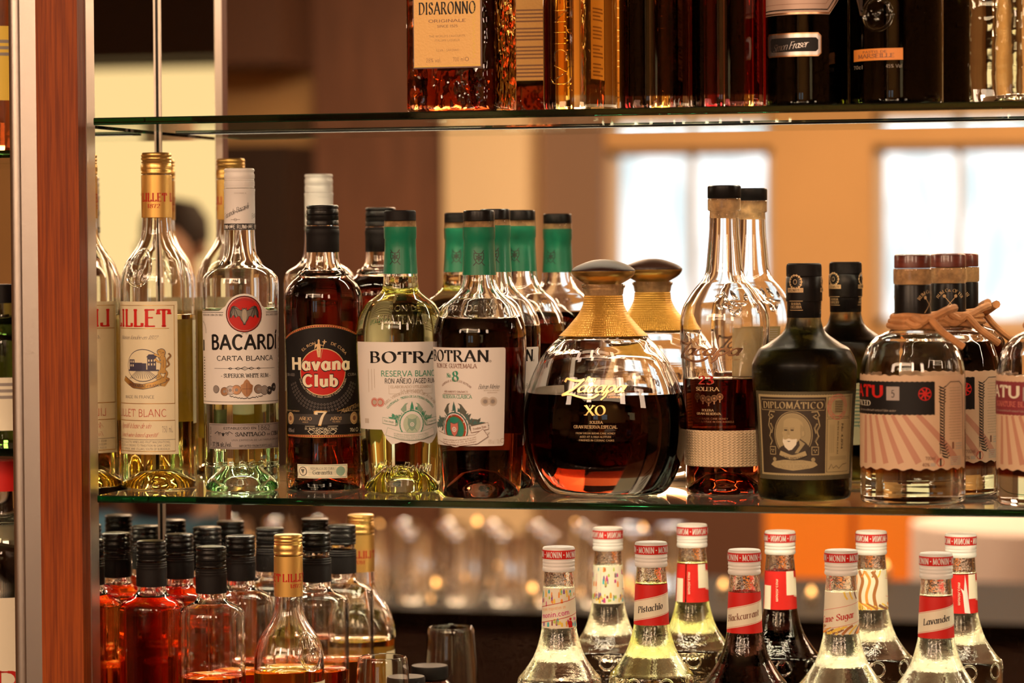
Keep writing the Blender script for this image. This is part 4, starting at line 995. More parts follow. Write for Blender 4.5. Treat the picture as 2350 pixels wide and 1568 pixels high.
rp = N(t, 'ShaderNodeValToRGB'); rp.color_ramp.elements[0].position = .0; rp.color_ramp.elements[0].color = (.22, .12, .05, 1); rp.color_ramp.elements[1].position = .30; rp.color_ramp.elements[1].color = (.78, .58, .36, 1)
t.links.new(mxh.outputs[0], rp.inputs[0]); t.links.new(rp.outputs[0], pb.inputs['Base Color'])
bp = N(t, 'ShaderNodeBump'); bp.inputs['Distance'].default_value = .0005; t.links.new(mxh.outputs[0], bp.inputs['Height']); t.links.new(bp.outputs[0], pb.inputs['Normal']); t.links.new(pb.outputs[0], o.inputs[0])
b.lath('woven_band', [(1066, 91.5), (1064.5, 94), (1062, 94.6), (1000, 95.6), (987, 95.8), (984.5, 95), (983, 93)], mw, seg=96, close=False)
# embossed blossom
pf = b.prof
def onb(b, px, y, off):
    z = b.zl(y, 80); r = rad_at(b.prof, z)+off; ax = b.ax+b.lean*(y-b.yb); a = math.asin(max(-.99, min(.99, (px-ax)*b.k/r))); return (r*math.sin(a), -r*math.cos(a), z)
mb = MB(); cx, cy = 1683, 690
for dx, dy, L, a in ((-30, -16, 13, -25), (-18, -10, 14, 70), (2, -14, 14, 50), (14, 6, 17, 0), (-14, 10, 14, 15), (-4, 22, 14, 65), (8, 24, 13, -40), (-30, 12, 9, 35), (28, -10, 9, 85), (0, 2, 8, 20)):
    c, s_ = math.cos(math.radians(a)), math.sin(math.radians(a)); n = 9; P1 = []; RR = []
    for k in range(n):
        tt = -1+2*k/(n-1); P1.append(onb(b, cx+dx+c*L*tt, cy+dy+s_*L*tt+3*(1-tt*tt), .0002)); RR.append(.0004+.0016*(1-tt*tt)**.6)
    mb.tube(P1, RR, 8)
mb.build('embossed_blossom', M_clear, b.glass)
d = b.decal(850, .0001); V = b.V
u0 = b.U(1566); u1 = b.U(1706)
script_logo(d, u0, u1, V(830), V(782), [(P_brownink, .0004, -.0005, 1), (P_copper, 0, 0, 2)])
b.T(d, 'Ron', 1597, 1626, 777, 790, P_copper, 'boldscript'); b.T(d, 'Centenario', 1650, 1698, 821, 827, P_copper, 'script')
b.T(d, 'TM', 1705, 1711, 788, 791, P_brownink, 'tiny')
P_bord = pbr('claret_ink', (.30, .05, .03), .45)
b.T(d, 'SISTEMA', 1592, 1650, 846, 855, P_copper, 'serif'); b.T(d, '23', 1603, 1638, 862, 882, P_copper, 'didot', layer=2); b.T(d, '23', 1604, 1637, 863, 881, P_red, 'didot', layer=3)
b.T(d, 'SOLERA', 1597, 1650, 888, 897, P_goldmat, 'serif')
for k in range(5):
    x = 1599+k*13.2; y = 912+(5 if k == 2 else 2 if k in (1, 3) else -2); r = .0032 if k == 2 else .0028
    d.ring(b.U(x), V(y), r, .0004, P_copper); d.ring(b.U(x), V(y), r*.7, .0003, P_copper); d.disc(b.U(x), V(y), r*.42, P_copper); d.line([(b.U(x), V(y)-r), (b.U(x), V(y)-r-.0018)], .0012, P_copper)
b.T(d, 'SOLERA', 1609, 1637, 939, 944, P_goldmat, 'slab'); b.T(d, 'GRAN RESERVA', 1597, 1654, 947, 952, P_goldmat, 'slab')
b.T(d, 'FROM VIRGIN SUGAR CANE HONEY', 1578, 1671, 959, 963, P_copper, 'tiny'); b.T(d, 'AGED AT HIGH ALTITUDE IN OAK BARRELS', 1576, 1685, 966, 970, P_copper, 'tiny')
d.build('front_print', b.e)
d = b.decal(850, .0001); A = b.Dg(146)
d.rect(A-.019, A+.016, V(985), V(757), P_khakilabel, 0)
for k in range(22): d.rect(A-.016, A+.013, V(765+k*5.5), V(763+k*5.5), P_faint, 1)
for k in range(4): d.disc(A-.012+k*.008, V(845), .0032, P_cream, 1); d.disc(A-.012+k*.008, V(845), .0018, P_lime, 2)
d.build('back_label', b.e)
# ---------------- squat olive green bottle
M_olive = pbr('frosted_olive_glass', (.050, .060, .012), .38, spec=.4)
b = Bottle('rum_bottle', 'squat dark olive bottle with a stamp-edged label showing a bearded man', 'bottle', 1845, .1190, 0, ypx=604)
pts = [(1143, 98), (1139, 103), (1128, 106.5), (1111, 107.5), (1040, 110), (980, 113), (933, 115.5), (890, 118.5), (851, 120.5), (835, 120), (820, 115), (808, 109), (798, 102), (788, 85), (778, 70), (768, 56), (757, 46), (742, 40.5), (727, 38), (700, 38), (692, 38)]
pr = spline(b.P(pts), 5); b.prof = pr
mo = glass('frosted_dark_green_glass', (.44, .40, .02, 64), rough=.30, ior=1.22)
mb = MB(); mb.lathe([(0, .006), (pr[0][0]*.6, .003), (pr[0][0]*.85, 0)]+[(r, max(z, .001)) for r, z in pr]+[(0, pr[-1][1])], 80); b.glass = mb.build('glass_body', mo, b.e)
cp = b.lath('stopper_cap', [(634, 39), (632, 40.5), (612, 40.5), (606, 39.5), (603, 36)], C_blackmat, seg=96, knurl=(631, 612, .03))
sl = b.lath('neck_seal', [(728, 38.4), (727, 38.9), (691, 39.4), (690, 41.6), (660, 42), (636, 41.5), (634, 40.3)], C_black, close=False)
pf = sorted(b.P([(727, 39.0), (691, 39.5), (690, 41.7), (660, 42.1), (636, 41.6)]), key=lambda q: q[1]); d = b.decal(680, profile=pf)
b.hw = 41.8; b.Rd = b.hw*b.k
for k in range(3):
    c = b.U(1826)+k*b.Dg(118); v = b.V(646)
    d.ring(c, v, .0058, .0009, P_goldmat, 1); 
    for q in range(14): t_ = q*PI/7; d.line([(c+.0064*math.cos(t_), v+.0064*math.sin(t_)), (c+.0048*math.cos(t_), v+.0048*math.sin(t_))], .0007, P_goldmat, 1)
    d.disc(c, v, .0026, P_blackpaper, 2); d.ring(c, v, .0016, .0004, P_goldmat, 3, .002)
    d.rect(c-.0082, c+.0072, b.V(670), b.V(660), P_goldmat, 3); d.text('DIPLOMÁTICO', c-.0075, c+.0065, b.V(668), b.V(662), P_blackpaper, 'serif', 4)
    d.text('RESERVA', c-.0048, c+.0048, b.V(699), b.V(694), P_goldmat, 'serif'); d.text('EXCLUSIVA', c-.0056, c+.0056, b.V(707), b.V(701), P_goldmat, 'serif')
    for y in (690, 711): d.line([(c-.0065, b.V(y)), (c+.0065, b.V(y))], .0004, P_goldmat, 1)
d.build('seal_print', sl)
def stamp(d, x0, x1, v0, v1, m, layer, tooth=.0012, all_=True):
    nx = int((x1-x0)/tooth); ny = int((v1-v0)/tooth); P = []
    for i in range(nx): x = x0+(x1-x0)*i/nx; P += [(x, v0+(tooth*.35 if i % 2 else 0))]
    for i in range(ny): P += [(x1-(tooth*.35 if i % 2 else 0), v0+(v1-v0)*i/ny)]
    for i in range(nx): P += [(x1-(x1-x0)*i/nx, v1-(tooth*.35 if i % 2 else 0))]
    for i in range(ny): P += [(x0+(tooth*.35 if i % 2 else 0), v1-(v1-v0)*i/ny)]
    d.poly(P, m, layer)
d = b.decal(1000, .0001); b.hw = 112; b.Rd = b.hw*b.k; U, V = b.U, b.V
P_khaki = pbr('khaki_ink', (.36, .29, .15), .5); P_dk = pbr('umber_ink', (.045, .03, .018), .5); P_stamp = pbr('aged_paper', (.44, .35, .18), .5); P_olvl = pbr('olive_backing', (.10, .085, .045), .5)
xa, xb, ya, yb_ = U(1746)-.001, U(1951)+.001, 1096, 904
d.rect(U(1742), U(1954), V(1102), V(898), P_olvl, 0)
stamp(d, U(1747), U(1950), V(1092), V(905), P_stamp, 1)
d.rect(U(1751), U(1893), V(1087), V(911), P_dk, 2)
d.rect(U(1755), U(1890), V(940), V(918), P_dk, 3); d.line([(U(1754), V(941)), (U(1889), V(941)), (U(1892), V(929)), (U(1889), V(917)), (U(1754), V(917)), (U(1751.5), V(929)), (U(1754), V(941))], .0004, P_stamp, 3)
b.T(d, 'DIPLOMÁTICO', 1758, 1886, 922, 937, P_stamp, 'boldserif', layer=4)
ou, ov = U(1819.5), V(997)
d.disc(ou, ov, .0170, P_stamp, 3, .0200); d.disc(ou, ov, .0164, P_dk, 4, .0194); d.disc(ou, ov, .0156, P_stamp, 5, .0186); d.disc(ou, ov, .0150, P_khaki, 6, .0180)
def pp(L, m, lay, s=.00037): d.poly([(ou+(x-1819.5)*s, ov+(997-y)*s*1.0) for x, y in L], m, lay)
pp([(1782, 1035), (1790, 1026), (1806, 1018), (1812, 1010), (1826, 1012), (1836, 1006), (1850, 1016), (1860, 1028), (1848, 1040), (1830, 1047), (1810, 1047), (1795, 1043)], P_dk, 7)
pp([(1800, 965), (1806, 960), (1818, 958), (1832, 960), (1842, 968), (1845, 980), (1840, 996), (1836, 1008), (1824, 1020), (1806, 1018), (1798, 1004), (1794, 990), (1796, 975)], P_stamp, 8)
pp([(1796, 976), (1800, 966), (1797, 990), (1794, 992)], P_khaki, 9); pp([(1838, 972), (1845, 980), (1844, 1000), (1838, 1004), (1837, 988)], P_khaki, 9)
pp([(1841, 990), (1846, 988), (1847, 998), (1842, 1002)], P_stamp, 10)
pp([(1797, 1004), (1804, 1002), (1812, 1000), (1822, 1003), (1830, 1008), (1828, 1020), (1818, 1032), (1810, 1034), (1801, 1026), (1796, 1014)], P_cream, 10)
pp([(1796, 1006), (1806, 998), (1811, 1001), (1817, 998), (1828, 1007), (1818, 1008), (1811, 1006), (1802, 1009)], P_stamp, 11)
for x in (1804, 1819): pp([(x-4, 985), (x+4, 985), (x+3, 988), (x-3, 988)], P_dk, 11); pp([(x-5, 981), (x+5, 980), (x+5, 982.5), (x-5, 983)], P_khaki, 11)
pp([(1809, 984), (1811, 984), (1813, 996), (1806, 996)], P_khaki, 11); pp([(1806, 1012), (1816, 1012), (1811, 1014)], P_dk, 12)
pp([(1834, 1008), (1848, 1018), (1832, 1040), (1824, 1040), (1836, 1022)], P_khaki, 9); pp([(1812, 1034), (1822, 1034), (1824, 1044), (1812, 1044)], P_dk, 9)
# scroll ornaments
for sx in (-1, 1):
    for L in ([(.0165, .026), (.021, .0265), (.0225, .022), (.020, .018), (.0175, .021), (.0195, .0225)], [(.0215, .018), (.0228, .010), (.0205, .004), (.0218, -.002)], [(.0205, .012), (.0185, .007), (.0195, .002)], [(.022, -.002), (.0195, -.008), (.0212, -.012)]):
        d.line([(ou+sx*x, ov+y*.74) for x, y in L], .0013, P_stamp, 4); d.line([(ou+sx*(x-.0004), ov+y*.74-.0005) for x, y in L], .0004, P_dk, 5)
    u = ou+sx*.0192; v = ov-.0140
    d.rect(u-.0032, u+.0032, v-.0036, v+.0036, P_stamp, 4); d.rect(u-.0026, u+.0026, v-.003, v+.003, P_dk, 5)
    for q in ((-.001, .0006), (.001, .0006), (0, -.0010)): d.disc(u+q[0], v+q[1], .0006, P_stamp, 6)
    d.disc(ou+sx*.0175, ov-.0215, .0018, P_khaki, 5)
bd = [(ou-.0095, ov-.0165), (ou, ov-.0195), (ou+.0095, ov-.0165)]
d.line(CV(*bd), .0046, P_dk, 12); d.line(CV(*bd), .0040, P_stamp, 13); d.text('RON ANTIGUO', ou-.0085, ou+.0085, ov-.0205, ov-.0180, P_dk, 'serif', 14, bend=-.0014)
sb = [(ou-.0215, ov-.0262), (ou-.019, ov-.0235), (ou-.008, ov-.0218), (ou+.008, ov-.0218), (ou+.019, ov-.0235), (ou+.0215, ov-.0262), (ou+.017, ov-.0285), (ou+.008, ov-.0300), (ou, ov-.0310), (ou-.008, ov-.0300), (ou-.017, ov-.0285)]
d.poly(sb, P_stamp, 5); d.text('RESERVA', ou-.011, ou+.011, ov-.0245, ov-.0228, P_khaki, 'serif', 6); d.text('EXCLUSIVA', ou-.0145, ou+.0145, ov-.0292, ov-.0262, P_khaki, 'serif', 6)
d.rect(U(1896), U(1945), V(958), V(910), P_olvl, 2); d.rect(U(1896)+.0004, U(1945)-.0004, V(957), V(911), P_stamp, 3)
d.rect(U(1896), U(1945), V(1085), V(961), P_olvl, 2); d.rect(U(1896)+.0004, U(1945)-.0004, V(1084), V(962), P_stamp, 3)
d.rect(U(1907), U(1930), V(950), V(918), P_khaki, 4)
for k in range(7): d.rect(U(1912), U(1928), V(922+k*4), V(920.5+k*4), P_dk, 5)
d.ring(U(1918), V(934), .0100, .0005, P_rose, 6, .0108); d.ring(U(1918), V(934), .0072, .0004, P_rose, 6, .0078); d.arctext('DESTILERIAS UNIDAS - RUM', U(1918), V(934), .0078, 250, -80, .0018, P_rose, 'tiny', 6)
um = U(1920)
d.text('No 4.894', um-.011+.005, um+.011+.005, V(1003)-.001, V(1003)+.0013, P_dk, 'slab', 5, rot=-90); d.text('RON RUM RHUM', um-.014, um+.014, V(1006)-.0006, V(1006)+.0008, P_olvl, 'serif', 5, rot=-90)
for k in range(3): d.rect(U(1902+k*4), U(1903.4+k*4), V(1040), V(975), P_khaki, 4)
for k in range(3): d.rect(U(1933+k*3.6), U(1934+k*3.6), V(1038), V(966), P_khaki, 4)
d.rect(U(1903), U(1940), V(1057), V(1048), P_khaki, 4)
d.line([(U(1901), V(1078)), (U(1907), V(1066)), (U(1911), V(1076)), (U(1918), V(1070)), (U(1924), V(1077)), (U(1932), V(1068)), (U(1941), V(1066))], .0004, P_dk, 5)
d.build('front_label', b.e)
d = b.decal(1000, .0001); A = b.Dg(176); b.Rd = b.Rd
P_lemon = pbr('pale_green_paper', (.78, .78, .52), .5)
stamp(d, A-.036, A+.036, V(1062), V(905), P_lemon, 0)
for k in range(11): d.rect(A-.027, A+.024, V(925+k*9), V(921+k*9), P_sage, 1)
d.ring(A-.026, V(1010), .004, .0005, P_sage, 1)
d.build('back_label', b.e)
# ---------------- round bottles with leather ties
def tied(px, g, label, kind, level, liq, turn=0, cw=1.0, ypx=578):
    b = Bottle('spiced_rum_bottle', label, 'bottle', px, g, 0, ypx=ypx)
    s = .0003690/b.k; q = (b.yb-(b.yb-(1160-578)*s))/(1160-578)
    Y = lambda y: b.yb-(1153-y)*s
    PP = lambda L: [(Y(y), h*s*cw) for y, h in L]
    b.body(PP([(1152, 112), (1146, 119), (1135, 121), (1060, 121), (940, 121), (880, 121), (862, 121), (845, 120), (825, 116.5), (806, 110), (790, 104), (776, 92), (766, 81), (757, 62), (750, 48), (742, 42.5), (720, 41), (680, 41), (648, 41), (646, 43), (640, 44), (616, 44), (611, 43)]),
           M_clear, level=Y(level), liq=liq, cav_top=Y(650), punt=.003, floor=.0195, wall=.004, inner_bottom=.0185)
    b.lath('cork', PP([(648, 38), (612, 39.5)]), C_cork); 
    b.lath('wooden_lid', PP([(610.5, 40), (609, 42), (583, 42), (580, 41), (578, 37)]), C_redwood)
    sl = b.lath('neck_band', PP([(742, 43.2), (741, 43.4), (712, 41.8), (650, 41.8), (648, 41)]), C_black, close=False)
    pf = sorted(b.P(PP([(742, 43.4), (712, 41.9), (650, 41.9)])), key=lambda t_: t_[1]); d = b.decal(690, profile=pf)
    b.hw = 42*s*cw; b.Rd = b.hw*b.k
    for k in range(2):
        if k: d.build('neck_print', sl); d = b.decal(690, profile=pf); b.hw = 42*s*cw; b.Rd = b.hw*b.k
        c = b.Dg(62 if kind == 'spiced' else 0)+b.Dg(turn)+k*PI*b.Rd; v = b.V(Y(690))
        d.arctext('RUM Co. OF FIJI', c, v-.004, .0120, 150, 30, .0028, P_goldmat, 'serif')
        for sx in (-1, 1): d.line([(c+sx*.0058, v-.0085), (c-sx*.0046, v+.0035)], .0006, P_goldmat); d.disc(c-sx*.0050, v+.0042, .0015, P_goldmat)
    d.build('neck_print', sl)
    # wrapped leather thong with a knot and two tails
    mb = MB(); r0 = 46*s*b.k*cw
    for k in range(3):
        n = 40; mb.tube([((r0+.0012*k+.0006*math.sin(j*.9+k))*math.cos(2*PI*j/n), (r0+.0012*k)*math.sin(2*PI*j/n), b.z(Y(722+k*11))+.0006*math.sin(j*.5+k*2)) for j in range(n)], .0029, 8, closed=True)
    tie = mb.build('leather_tie', C_leather, b.e)
    ka = math.radians(28+turn*1.0); kx, ky = (r0+.003)*math.sin(ka), -(r0+.003)*math.cos(ka); kz = b.z(Y(726))
    def KP(a, dz, rr): return ((r0+rr)*math.sin(ka+a), -(r0+rr)*math.cos(ka+a), kz+dz)
    mk = MB(); mk.tube(spline2([KP(-.75, -.002, .002), KP(-.35, -.006, .005), KP(0, -.001, .006), KP(.3, .001, .007), KP(.9, .007, .013), KP(1.25, .0085, .019)]), .0036, 8)
    mk.tube(spline2([KP(-.5, .002, .004), KP(-.15, -.003, .007), KP(.1, 0, .008), KP(.45, -.012, .015), KP(.75, -.024, .028)]), [.0024]*20+[.0018]*1, 8) if False else mk.tube(spline2([KP(-.5, .002, .004), KP(-.15, -.003, .007), KP(.1, 0, .008), KP(.45, -.012, .015), KP(.75, -.024, .028)]), .0032, 8)
    mk.build('knot', C_leather, tie)
    d = b.decal(1000, .0001); b.hw = 121.4*s*cw; b.Rd = b.hw*b.k; V = lambda y: b.V(Y(y))
    U = lambda p_: (math.asin(max(-.995, min(.995, (p_-2096)/121.)))*b.Rd)+b.Dg(turn)
    rnd = random.Random(5)
    X0, X1 = b.Dg(-140+turn), U(2213)
    P = []
    n = 90
    for i in range(n+1): P.append((X0+(X1-X0)*i/n, V(1076)+.0009*math.sin(i*.9)+rnd.uniform(-.0002, .0002)))
    for i in range(n+1): P.append((X1-(X1-X0)*i/n, V(858)+.0005*math.sin(i*1.3)+rnd.uniform(-.0003, .0003)))
    P_par = pbr('parchment', (.70, .49, .32), .55)
    d.poly(P, P_par, 0)
    bandm = P_maroon if kind == 'signature' else P_blackpaper
    P_ray = pbr('ray_ink', (.55, .27, .18), .55)
    cx, cy = U(1990), V(800)
    for k in range(9):
        a = math.radians(-92+k*7.4); a2 = a+math.radians(3.0)
        def ry(t_, al): return (cx+t_*math.cos(al), cy+t_*math.sin(al))
        r1 = (cy-V(1070))/max(.2, abs(math.sin(a)))*.98; r0_ = (cy-V(952))/max(.2, abs(math.sin(a)))
        q_ = [ry(r0_, a), ry(r1, a), ry(r1, a2), ry(r0_, a2)]
        if all(x < X1 for x, y in q_): d.poly(q_, P_ray, 1)
    bx0, bx1 = X0, U(2145)
    P = []
    n = 60
    for i in range(n+1): P.append((bx0+(bx1-bx0)*i/n, V(950)+(.0005 if i % 2 else 0)))
    for i in range(n+1): P.append((bx1-(bx1-bx0)*i/n, V(873)+(.0005 if i % 2 else 0)))
    d.poly(P, bandm, 2)
    lm = P_red2 if kind != 'signature' else P_cream
    uR = U(2029)
    d.text('RATU', uR-.052, uR, V(909), V(882), lm, 'bold', 3)
    if kind == 'spiced': d.text('SPICED', U(2001)-.026, U(2001), V(930), V(918), P_cream, 'serif', 3)
    elif kind == 'signature': d.text('SIGNATURE BLEND', U(2001)-.020, U(2001)+.030, V(930), V(918), P_rose, 'slab', 3)
    else: d.text('DARK', U(2001)-.020, U(2001), V(930), V(918), P_cream, 'serif', 3)
    d.text('a Fijian rum crafted with natural Fijian water', U(2050)-.045, U(2061), V(942), V(937), P_faint, 'script', 3)
    d.rect(U(2037), U(2066), V(916), V(884), P_silver if False else pbr('grey_square', (.42, .36, .33), .5), 3); d.text('5', U(2048), U(2055), V(909), V(892), P_blackpaper, 'slab', 4)
    eu, ev = U(2123), V(901); d.disc(eu, ev, .0056, P_red2, 3); d.disc(eu, ev, .0049, bandm, 4)
    for k in range(7): t_ = k*PI/3.5; d.line([(eu+.001*math.cos(t_), ev+.001*math.sin(t_)), (eu+.0043*math.cos(t_+.35), ev+.0043*math.sin(t_+.35))], .0013, P_red2, 5)
    # carved war-club motif and text panel
    for k in range(24):
        y = 884+k*7.0; w_ = 7 if k < 6 else 4.5 if k < 19 else 8
        cxp = 2162 if k < 19 else 2162+(k-18)*1.6
        d.line([(U(cxp-w_), V(y)), (U(cxp+w_*.3), V(y+4)), (U(cxp+w_), V(y))], .0008, P_black, 2); d.line([(U(cxp-w_*.7), V(y+3)), (U(cxp+w_*.6), V(y+6))], .0006, P_black, 2)
    d.line([(U(2157), V(884)), (U(2157), V(1040))], .0005, P_black, 2); d.line([(U(2167), V(890)), (U(2166), V(1030))], .0005, P_black, 2)
    d.line([(U(2168), V(886)), (U(2180), V(874)), (U(2200), V(874)), (U(2207), V(884)), (U(2209), V(1050))], .0006, P_black, 2)
    for k in range(19):
        x1_ = 2205-rnd.uniform(0, 3); d.text('nativefijiancraftedrum', U(2176+rnd.uniform(0, 4)), U(x1_), V(889+k*6.6), V(886.5+k*6.6), P_black, 'light', 2)
    d.text('700ml', U(2124), U(2146), V(1054), V(1046), P_brownink, 'sans', 2); d.text('40%', U(2117), U(2133), V(1069), V(1061), P_brownink, 'sans', 2); d.rect(U(2135), U(2146), V(1069), V(1061), P_faint, 2)
    d.ring(U(2158), V(1060), .0034, .0004, P_red2, 2); d.line([(U(2158), V(1054)), (U(2158), V(1067))], .0014, P_black, 2); d.disc(U(2158), V(1053), .0008, P_black, 2)
    for k in range(5): d.rect(U(2180), U(2203), V(1050+k*4.4), V(1047.5+k*4.4), P_faint, 2)
    for k in range(3): d.rect(U(2192), U(2206), V(1019+k*6), V(1016+k*6), P_faint, 2)
    d.rect(U(2184), U(2188), V(1030), V(1014), P_brownink, 2)
    d.build('front_label', b.e)
    return b
tied(2094, .1440, 'round clear rum bottle with black label band, number 5 and leather tie', 'spiced', 985, L_gold)
tied(2176, .0500, 'round dark rum bottle with leather tie behind the black-banded clear one', 'dark', 790, L_rumdeep, turn=6)
tied(2409, .1440, 'dark rum bottle with maroon label band at the right edge of the picture', 'signature', 860, L_rumdeep)
# ================================================================== LOWER SHELF
# ---------------- syrup bottles
def syrup(px, y0, g, label, kind, liq, capturn, lturn=0, raised=0):
    b = Bottle('syrup_bottle', label, 'bottle', px, g, Z3, 'syrup bottles on the lower glass shelf', ypx=y0)
    del b.e['group']
    s = .0003760/b.k
    top = y0
    Y = lambda y: top+(y-1248)*s+2
    PP = lambda L: [(Y(y), h*s) for y, h in L]
    yb = (b.yb-top-2)/s+1248
    b.body(PP([(yb-2, 92), (yb-14, 98), (yb-40, 99), (1760, 98), (1700, 99), (1650, 101), (1600, 102), (1570, 100), (1560, 97), (1551, 89), (1535, 77), (1515, 64), (1495, 55), (1474, 48.5), (1446, 42), (1420, 40.5), (1380, 39), (1348, 37.5), (1325, 35.5), (1310, 34.5), (1290, 33)]),
           M_hammer, level=Y(1346 if kind != 'currant' else 1352), liq=liq, cav_top=Y(1300), punt=.012, seg=72)
    # two rows of moulded bosses round the shoulder
    mb = MB()
    for k in range(8):
        a = 2*PI*k/8+.35; z = b.z(Y(1582)); r = 100.2*s*b.k-.0006
        n = 20; c = Vector((r*math.sin(a), -r*math.cos(a), z)); e1 = Vector((math.cos(a), math.sin(a), 0))
        mb.tube([tuple(c+e1*.0068*math.cos(2*PI*j/n)+Vector((0, 0, .0068*math.sin(2*PI*j/n)))) for j in range(n)], .0011, 8, closed=True)
    mb.build('moulded_bosses', M_hammer, b.glass)
    cap = b.lath('screw_cap', PP([(1307, 36.5), (1305.5, 38), (1301, 39), (1297, 38.2), (1295, 37), (1292, 38.6), (1289, 38.4), (1287.5, 37.2), (1284.5, 38.7), (1281, 38.5), (1279.5, 37.6), (1277, 38.6), (1254, 38.6), (1251, 38), (1249, 36)]), C_white, seg=96)
    bd = b.lath('red_band', PP([(1276, 38.8), (1275.5, 39.0), (1256, 39.0), (1255, 38.8)]), P_red2, close=False, parent=cap)
    pf = sorted(b.P(PP([(1277, 39.1), (1254, 39.1)])), key=lambda q: q[1]); b.prof2 = pf
    zc = (pf[0][1]+pf[-1][1])/2; R = 39.1*s*b.k
    d = b.decal(1266, profile=pf); d.map = lambda u, v, off: ((R+off)*math.sin(u/R), -(R+off)*math.cos(u/R), v)
    for k in range(5):
        c = math.radians(capturn+72*k)*R; d.text('MONIN', c-.0072, c+.0072, zc-.0026, zc+.0026, P_white, 'boldserif'); d.disc(c+R*math.radians(36), zc, .0006, P_white, 2)
    d.build('cap_lettering', cap)
    d = b.decal(1400, .0001); b.hw = 40.5*s; b.Rd = b.hw*b.k; V = lambda y: b.zl(Y(y), b.hw)
    U = lambda p_: math.asin(max(-.99, min(.99, p_/40.6)))*b.Rd
    R0, R1 = -PI*b.Rd*.98, PI*b.Rd*.98
    tilt = lambda y, l: V(y)+l
    if kind == 'sugarcone':
        d.rect(R0, R1, V(1445), V(1349), P_cream, 0); rnd = random.Random(2)
        cl_ = [P_orange, P_lime, P_purple, P_yellow, P_teal, P_magenta, P_maroon]
        for k in range(190):
            u = rnd.uniform(R0, R1); row = rnd.choice([0, 1, 2, 3, 4, 5]); 
            v = V(1357+row*7.5) if rnd.random() < .45 else V(1423+row*4.2); w_, h_ = rnd.uniform(.0005, .0011), rnd.uniform(.0012, .0030)
            if not (V(1445)+.002 < v < V(1349)-.002): continue
            t_ = abs(u)/b.Rd
            if 'x' and abs(u) < .03 and V(1423)+u*.22 < v < V(1384)+u*.22+.001: continue
            m = rnd.choice(cl_); d.poly([(u-w_, v-h_), (u+w_, v-h_), (u+w_, v+h_*.3), (u+w_*.4, v+h_), (u-w_*.4, v+h_), (u-w_, v+h_*.3)], m, 1)
        for sgn, yy in ((1, 1384), (-1, 1422)):
            d.line([(x*.001, V(yy)+x*.001*.22) for x in range(-24, 26, 2)], .0005, P_red, 2)
        d.text('find recipes inspiration on', -.0245, .0060, V(1400)-.0008, V(1393)-.0003, P_orange, 'light', 2, rot=8)
        d.text('monin.com', -.0185, .0095, V(1417), V(1405), P_magenta, 'sans', 2, rot=9)
        fx = U(26); d.poly([(fx-.002, V(1443)), (fx+.002, V(1443)), (fx+.0022, V(1432)), (fx+.001, V(1427)), (fx-.001, V(1427)), (fx-.0026, V(1432))], P_red2, 2); d.disc(fx, V(1423), .0013, P_red2, 2)
        A = b.Dg(180); d.text('find inspiration', A+.004-.011, A+.004+.011, V(1398)-.0008, V(1398)+.0010, P_magenta, 'light', 2, rot=90)
    elif kind == 'cane':
        d.rect(R0, R1, V(1447), V(1349), P_cream, 0); rnd = random.Random(4)
        for k in range(34):
            u = R0+(R1-R0)*k/34; y = rnd.choice([1356, 1438, 1434, 1442]); L = rnd.uniform(.005, .009)
            m = rnd.choice([P_yellow, P_yellow, P_brownink, P_orange, pbr('cane_brown', (.42, .16, .04), .5)])
            if y < 1400: d.line(spline2([(u, V(1350)), (u+.001, V(1358)), (u+.0025, V(1364))]), .0016, m, 1)
            else: d.line(spline2([(u-.004, V(1445)), (u, V(y)), (u+.004, V(y-6))]), rnd.uniform(.001, .0024), m, 1)
        A = b.Dg(180)
        for k, (du, w_) in enumerate(((-.010, .0030), (-.003, .0026), (.004, .0034), (.012, .0022))): d.line(spline2([(A+du, V(1442)), (A+du+.002, V(1410)), (A+du-.001, V(1375)), (A+du+.003, V(1354))]), w_, P_orange if k % 2 else pbr('cane_brown', (.42, .16, .04), .5), 1)
    else:
        d.rect(R0, R1, V(1448), V(1352), P_red2, 0)
        A = b.Dg(158); d.rect(A-.016, A-.0065, V(1412), V(1352), P_cream, 1)
        d.text('monin.com', A+.002-.0105, A+.002+.0105, V(1399)-.0013, V(1399)+.0013, P_cream, 'sans', 2, rot=90)
        d.rect(A+.0085, A+.018, V(1448), V(1388), P_cream, 1)
        if kind == 'lavender': q = A-.003; d.poly([(q-.0045, V(1448)), (q+.0005, V(1446)), (q+.002, V(1400)), (q+.004, V(1385)), (q+.001, V(1392)), (q, V(1352)), (q-.0015, V(1380))], P_white, 3)
    if kind != 'sugarcone':
        xs = [x*.001 for x in range(-27, 28, 2)]; hi = [(x, V(1381)+x*.20) for x in xs]; lo = [(x, V(1430)+x*.20) for x in xs]
        clampv = lambda v: min(max(v, V(1447)), V(1353))
        for i in range(len(xs)-1): d.poly([lo[i], lo[i+1], hi[i+1], hi[i]], P_cream, 1)
        im = P_red2
        d.line([(x, v-.0008) for x, v in hi], .0003, im, 2); d.line([(x, v+.0008) for x, v in lo], .0003, im, 2)
        txt, w_, m, st_ = {'pistachio': ('Pistachio', .0125, P_black, 'it'), 'currant': ('Blackcurrant', .0165, P_brownink, 'it'), 'cane': ('Cane Sugar', .0175, P_red, 'it'), 'lavender': ('Lavander', .0130, P_black, 'it')}[kind]
        off_ = -.001 if kind == 'pistachio' else -.0015 if kind == 'currant' else -.0045 if kind == 'cane' else .001
        v = V(1406)+off_*.2; d.text(txt, off_-w_, off_+w_, v-.0026, v+.0030, m, st_, 3, rot=10.5)
    lb = d.build('neck_label', b.e)
    return b
syrup(1282, 1246, .0972, 'syrup bottle with a colourful confetti neck label, leftmost syrup bottle', 'sugarcone', L_syrup, -18)
